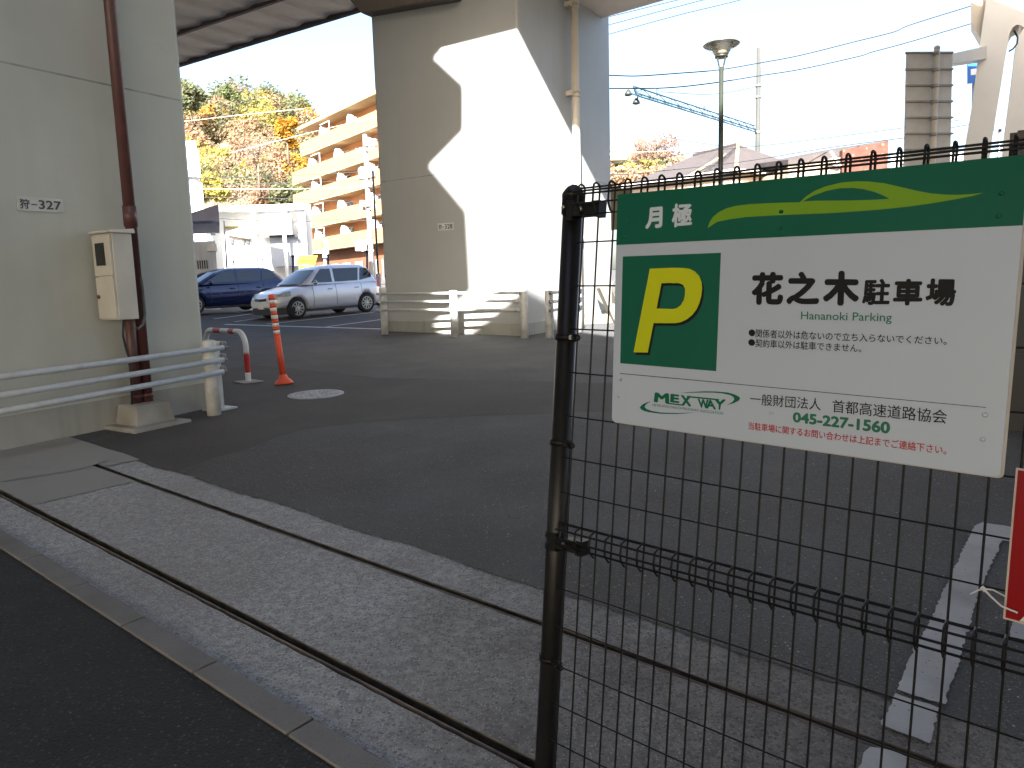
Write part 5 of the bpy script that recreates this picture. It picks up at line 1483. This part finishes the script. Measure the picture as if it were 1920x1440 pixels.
# house with hipped roof
Yh = 34
hr = thing('house', 'house with a wide grey hipped roof seen over the parking sign, behind the street lamp', 'house', on_flat(1380, Yh))
apx = at(1384, 271, Yh + 5); cor = at(1380, 312, Yh); lef = at(1166, 345, Yh + 4.5); rig = at(1560, 318, Yh + 3.5)
cor.z = lef.z = rig.z = cor.z - .15
ridge_l = at(1300, 287, Yh + 8); ridge_l.z = apx.z
bak = lef + (rig - cor)
mb = MB(); mb.poly([cor, lef, ridge_l, apx]); mb.poly([rig, cor, apx]); mb.poly([bak, rig, apx, ridge_l]); mb.poly([lef, bak, ridge_l])
mb.build('roof', M['roof_grey'], hr)
MB().tube([cor + ZUP * .03, apx + ZUP * .03], .09, 6).build('hip_cap', M['slab'], hr)
MB().tube([apx + ZUP * .03, ridge_l + ZUP * .03], .09, 6).build('ridge_cap', M['roof_grey'], hr)
MB().tube([cor.lerp(lef, .38) + (apx - cor) * .0 + ZUP * .05, (cor.lerp(lef, .1)) + (apx - cor) * .62 + ZUP * .06], .05, 6).build('ridge_cap', M['slab'], hr)
mb = MB()
for a, b in ((cor, lef), (cor, rig)): mb.tube([a - ZUP * .02, b - ZUP * .02], .09, 6)
mb.build('gutter', M['white'], hr)
ctr = (cor + lef + rig + bak) / 4
wl = [ctr + (p - ctr) * .9 for p in (cor, lef, bak, rig)]
mb = MB(); mb.hexa([Vector((p.x, p.y, GZ)) for p in wl] + [Vector((p.x, p.y, cor.z - .08)) for p in wl]); mb.build('wall', M['wall_peach'], hr)
# second house with red brick gable
Yg = 30
h2 = thing('house', 'house with a brown roof and red brick tile face right of the hipped roof', 'house', on_flat(1600, Yg))
g0, g1 = at(1478, 299, Yg + 2), at(1666, 263, Yg)
mb = MB(); mb.prism([g0, g1, Vector((g1.x, g1.y, g1.z - 1.6)), Vector((g0.x, g0.y, g0.z - .25))], V3(0, 5, .6)); mb.build('roof', M['roof_grey'], h2)
b0, b1 = at(1580, 281, Yg - .3), at(1666, 264, Yg - .3)
mb = MB(); mb.prism([b0, b1, Vector((b1.x, b1.y, GZ)), Vector((b0.x, b0.y, GZ))], V3(0, .28, 0)); mb.build('brick_face', M['brick_red'], h2)
MB().tube([at(1557, 284, Yg - .2), at(1575, 312, Yg - .2)], .06, 6).build('downpipe', M['white'], h2)
mb = MB(); mb.box(Vector((g0.x, g0.y, GZ)), Vector((b0.x - g0.x, b0.y - g0.y + .2, 0)), V3(0, 4.5, 0), ZUP * (g0.z - .3 - GZ)); mb.build('wall', M['wall_peach'], h2)
# low white building farther right
h3 = thing('house', 'low white building behind the back of the large road sign', 'house', on_flat(1740, 36))
bbox(h3, 1670, 1830, 290, 36, 5, M['white_wall'], 'wall'); bbox(h3, 1690, 1800, 299, 35.8, .3, M['grey_wall'], 'window_band', 306)
# hillock with the reddish tree
mb = MB(); rows = []
for r_ in range(6):
    f = r_ / 5; rows.append([at(px, lerp(345, lerp(300, 322, abs(px - 1210) / 130), f ** .8), lerp(80, 105, f)) for px in range(1090, 1340, 16)])
rows.append([p + V3(0, 15, -8) for p in rows[-1]])
w_ = len(rows[0])
for r_ in rows: mb.v += r_
for r_ in range(len(rows) - 1):
    for j in range(w_ - 1): mb.f.append([r_ * w_ + j, r_ * w_ + j + 1, (r_ + 1) * w_ + j + 1, (r_ + 1) * w_ + j]); mb.sm.append(True)
struct(mb.build('hill', M['hill_soil']))
pal = {'leaf_yellow': MB(), 'leaf_rust': MB(), 'leaf_dark': MB(), 'leaf_grey': MB(), 'leaf_mix': MB()}
for _ in range(60):
    px = rh.uniform(1120, 1290); f = rh.random(); Y = lerp(80, 105, f); p = at(px, lerp(345, lerp(300, 322, abs(px - 1210) / 130), f ** .8), Y)
    k = rh.choices(list(pal), [1.6, 3.5, .8, 3, 2])[0]; s_ = rh.uniform(.9, 1.7)
    leafcloud(pal[k], p + ZUP * s_ * .4, s_, s_, s_ * .8, 110, .24, rh, .3)
sw = None
for k, m_ in pal.items():
    o = m_.build('undergrowth', M[k], fix=False)
    if sw is None: sw = o; struct(o, 'stuff')
    else: attach(o, sw); o.name = 'foliage'
tree('bare_tree', 'reddish half-bare tree on the knoll between the middle pier and the hipped roof', 1232, 318, 243, 92, 110, 'leaf_pink', 1900, size=.12, bare=True, seed=21, shell=.1)
tree('small_tree', 'thin leafless tree on the knoll just left of the reddish tree', 1200, 310, 240, 95, 40, 'leaf_grey', 200, size=.12, bare=True, seed=22, shell=.1)
hk = thing('house', 'small dark-roofed house on the knoll right beside the middle pier', 'house', at(1160, 300, 88))
a, b = at(1140, 290, 88), at(1180, 290, 88)
MB().box(at(1135, 300, 88), Vector((b.x - a.x, 0, 0)), V3(0, 4, 0), ZUP * (at(1140, 279, 88).z - at(1140, 300, 88).z)).build('wall', M['white_wall'], hk)
MB().prism([at(1138, 282, 87.6), at(1182, 282, 87.6), at(1182, 276, 87.6), at(1172, 272, 87.6), at(1138, 274, 87.6)], V3(0, 5, 0)).build('roof', M['shed_roof'], hk)
MB().box(at(1138, 291, 87.4), Vector((b.x - a.x, 0, 0)), V3(0, .2, 0), ZUP * .3).build('balcony', M['white'], hk)
# back of the large sign and its post
Yb = 16
bsn = thing('road_sign', 'back of a tall grey road sign with horizontal ribs on a beige post', 'road sign', on_flat(1752, Yb))
q = [at(1700, 98, Yb), at(1786, 101, Yb), at(1781, 345, Yb), at(1694, 345, Yb)]
MB().prism(q, V3(0, .03, 0)).build('panel', M['sign_back'], bsn)
for py in (100, 131, 161.5, 191.5, 222, 252, 282):
    a, b = at(1699, py, Yb - .05), at(1788, py - .5, Yb - .05); MB().box(a, b - a, V3(0, .05, 0), ZUP * .035).build('rib', M['sign_rib'], bsn)
pz_ = at(1757, 92, Yb - .13); pz2 = at(1749, 300, Yb - .13)
MB().tube([pz2 + (pz2 - pz_) * 1.3, pz_], .057, 14).build('post', M['steel_beige'], bsn)
MB().lathe(pz_, [(.06, 0), (.06, .05), (.02, .07)], 14).build('post_cap', M['steel_beige'], bsn)
for py in (100, 131, 161, 191, 222, 252): MB().lathe(at(1756 - (py - 92) * .039, py, Yb - .13) - ZUP * .04, [(.057, 0), (.064, 0), (.064, .07), (.057, .07)], 14).build('clamp', M['sign_rib'], bsn)
a = [at(1760, 97, Yb + .1), at(1786, 100, Yb + .1), at(1850, 86, Yb + 2), at(1850, 110, Yb + 2), at(1786, 119, Yb + .1), at(1760, 121, Yb + .1)]
tag(MB().prism(a, V3(0, .3, 0)).build('bracket_arm', M['steel_beige']), 'beige arm linking the tall grey road sign to the forked pier', 'bracket arm')
# forked steel pier at the right border
Yv_ = 18
fk = thing('forked_pier', 'beige forked steel pier with an arched opening at the top right', 'pier', on_flat(1870, Yv_))
cu = bpy.data.curves.new('f', 'CURVE'); cu.dimensions = '2D'; cu.fill_mode = 'BOTH'; cu.extrude = .45
outl = [(1800, 360), (1807, 287), (1822, 200), (1838, 75), (1849, 0), (1856, -80), (2060, -80), (2000, 0), (1975, 120), (1966, 360)]
inn = [(1847, 360), (1861, 255), (1876, 165), (1888, 90), (1893, 62), (1899, 51), (1906, 46.5), (1914, 47), (1920, 52), (1912, 64), (1906, 75), (1897, 150), (1884, 250), (1872, 360)]
P0 = at(1870, 200, Yv_)
full_ = outl[:]; 
ring_ = [(1800, 360)] + outl[1:] + inn[::-1]
s = cu.splines.new('POLY'); s.points.add(len(ring_) - 1); s.use_cyclic_u = True
for k, p in enumerate(ring_):
    d = at(*p, Yv_) - P0; s.points[k].co = (d.x, d.z, 0, 1)
o = bpy.data.objects.new('f', cu); col.objects.link(o); bpy.context.view_layer.update()
me = bpy.data.meshes.new_from_object(o.evaluated_get(bpy.context.evaluated_depsgraph_get())); bpy.data.objects.remove(o)
for v in me.vertices: v.co = Vector((P0.x + v.co.x, P0.y, P0.z + v.co.y)) + Vector((.53, .85, 0)) * (.45 - v.co.z)
me.materials.clear(); me.materials.append(M['fork_paint'])
o = bpy.data.objects.new('frame', me); col.objects.link(o); attach(o, fk)
mb = MB(); mb.prism([at(1820, -60, Yv_ + .2), at(1858, -60, Yv_ + .2), at(1848, 60, Yv_ + .2), at(1840, 76, Yv_ + .2), at(1821, 43, Yv_ + .2)], V3(.37, .6, 0)); mb.build('haunch', M['steel_beige'], fk)
mb = MB(); mb.tube([at(1892, 96, Yv_), at(1899, 92, Yv_ - .1), at(1907, 82, Yv_ - .1), at(1908, 70, Yv_), at(1902, 58, Yv_ + .3)], .02, 6); mb.build('cable', M['cable'], fk)
bl = thing('direction_sign', 'small blue and white direction sign peeping out left of the forked pier', 'road sign', at(1825, 157, 21))
q = [at(1815, 117, 21), at(1838, 112, 21), at(1836, 155, 21), at(1815, 157, 21)]
MB().prism(q, V3(0, .04, 0)).build('panel', M['blue_sign'], bl)
MB().poly([p + V3(0, -.006, 0) for p in (at(1820, 130, 21), at(1840, 127, 21), at(1839, 139, 21), at(1820, 141, 21))]).build('arrow', M['white'], bl)
MB().tube([at(1826, 157, 21.1), at(1823, 300, 21.1)], .05, 8).build('post', M['steel'], bl)
gb = thing('signal_box', 'grey box seen through the opening of the forked pier', 'signal', at(1876, 243, 30))
MB().prism([at(1866, 228, 30), at(1885, 225, 30), at(1883, 241, 30), at(1865, 243, 30)], V3(0, .3, 0)).build('body', M['grey_wall'], gb)
MB().prism([at(1878, 226, 29.9), at(1885, 225, 29.9), at(1883, 241, 29.9), at(1876, 241.5, 29.9)], V3(0, .08, 0)).build('door', M['shed_roof'], gb)
MB().tube([at(1875, 243, 30.1), at(1870, 345, 30.1)], .06, 8).build('post', M['steel'], gb)

# ------------------------------------------------------------------ wires
def wire(pts, Ys_, r_, label, m='wire'):
    P_ = []
    n_ = len(pts)
    for k, p in enumerate(pts):
        Y = Ys_ if not isinstance(Ys_, tuple) else lerp(Ys_[0], Ys_[1], k / (n_ - 1)); P_.append(at(*p, Y))
    # smooth the polyline
    sm_ = []
    for k in range(n_ - 1):
        p0, p1, p2, p3 = P_[max(k - 1, 0)], P_[k], P_[k + 1], P_[min(k + 2, n_ - 1)]
        for j in range(6):
            t = j / 6; sm_.append(.5 * ((2 * p1) + (p2 - p0) * t + (2 * p0 - 5 * p1 + 4 * p2 - p3) * t * t + (3 * p1 - p0 - 3 * p2 + p3) * t ** 3))
    sm_.append(P_[-1])
    tag(MB().tube(sm_, r_ * (1.45 if m == 'wire' else .6), 5).build('overhead_wire', M[m]), label, 'wire', 'overhead wires')
def z6(x, y): return (1120 + x / 4, y / 4)
def z7(x, y): return (1500 + x / 4, y / 4)
def z2(x, y): return (320 + x / 4.364, 120 + y / 4.364)
wire([(1100, 141), z6(95, 565), z6(300, 570), z6(600, 550), z6(900, 525), z6(1200, 475), z7(0, 415), z7(400, 315), z7(700, 240), z7(830, 185), z7(1280, 45), (1850, 2)], 22, .012, 'upper of two long black wires sagging across the sky behind the street lamp')
wire([(1100, 166), z6(95, 663), z6(500, 660), z6(850, 625), z6(1200, 570), z7(0, 520), z7(430, 425), z7(540, 390), z7(800, 320), z7(1280, 178), (1850, 36)], 22, .012, 'lower of two long black wires sagging across the sky behind the street lamp')
wire([(1100, 42), z6(90, 125), z6(600, 0), (1320, -12)], 26, .010, 'topmost thin wire next to the ramp edge, right of the middle pier')
wire([(1100, 57), z6(90, 185), z6(790, 0), (1370, -12)], 26, .010, 'middle of three thin wires near the top, right of the middle pier')
wire([(1100, 75), z6(90, 255), z6(600, 115), z6(1070, 0), (1450, -20)], 26, .010, 'lowest of three thin wires near the top, right of the middle pier')
wire([z6(480, 688), z6(800, 708), z6(1000, 690), z6(1185, 652)], (30, 40), .010, 'faint wire running from the lattice arm to the concrete pole')
wire([(1100, 333), z6(95, 1310), z6(300, 1300), z6(900, 1235), z6(1200, 1195), (1560, 276), (1700, 258)], 31, .014, 'dark wire low across the hipped roof')
wire([(1100, 310), z6(100, 1228), z6(400, 1190), z6(800, 1135), z6(1200, 1095), z7(0, 1060), z7(780, 958), (1800, 225)], 30, .011, 'wire crossing the hipped roof just below its peak')
wire([z6(400, 1000), z6(600, 1045), z6(890, 1090), (1370, 277)], (60, 40), .014, 'thin wire slanting down from the reddish tree to the street lamp')
wire([(1100, 290), z6(100, 1150), z6(600, 1128), (1300, 280)], 55, .02, 'pale wire stretched in front of the knoll', 'wire_pale')
wire([z7(780, 1040), z7(1130, 960), z7(1260, 935), (1840, 226)], 28, .012, 'wire just right of the road sign back, running behind the forked pier')
wire([z2(-60, 485), z2(110, 470), z2(500, 425), z2(940, 380), z2(1100, 365)], 70, .035, 'pale wire high across the hillside', 'wire_pale')
wire([z2(480, 728), z2(880, 628), z2(1250, 535), z2(1750, 420)], 58, .03, 'pale wire slanting up from the hill to the top of the apartments', 'wire_pale')
wire([z2(-40, 1022), z2(240, 1022), z2(900, 1022), z2(1460, 1012), z2(1640, 985)], 45, .035, 'thick pale cable running level to the utility pole', 'wire_pale')
wire([z2(-40, 935), z2(240, 935), z2(900, 915), z2(1480, 888), z2(1640, 870)], 46, .014, 'dark wire above the thick pale cable on the left')
wire([z2(-40, 990), z2(300, 995), z2(900, 975), z2(1480, 955), z2(1640, 935)], 46, .014, 'dark wire just over the thick pale cable on the left')
wire([z2(-40, 1100), z2(300, 1095), z2(900, 1100), z2(1480, 1130), z2(1660, 1150)], 46, .014, 'dark wire crossing above the white commercial building')
wire([(400, 409), (545, 416), (620, 412), (697, 414)], 45.5, .014, 'dark wire strung in front of the lower apartment balconies')
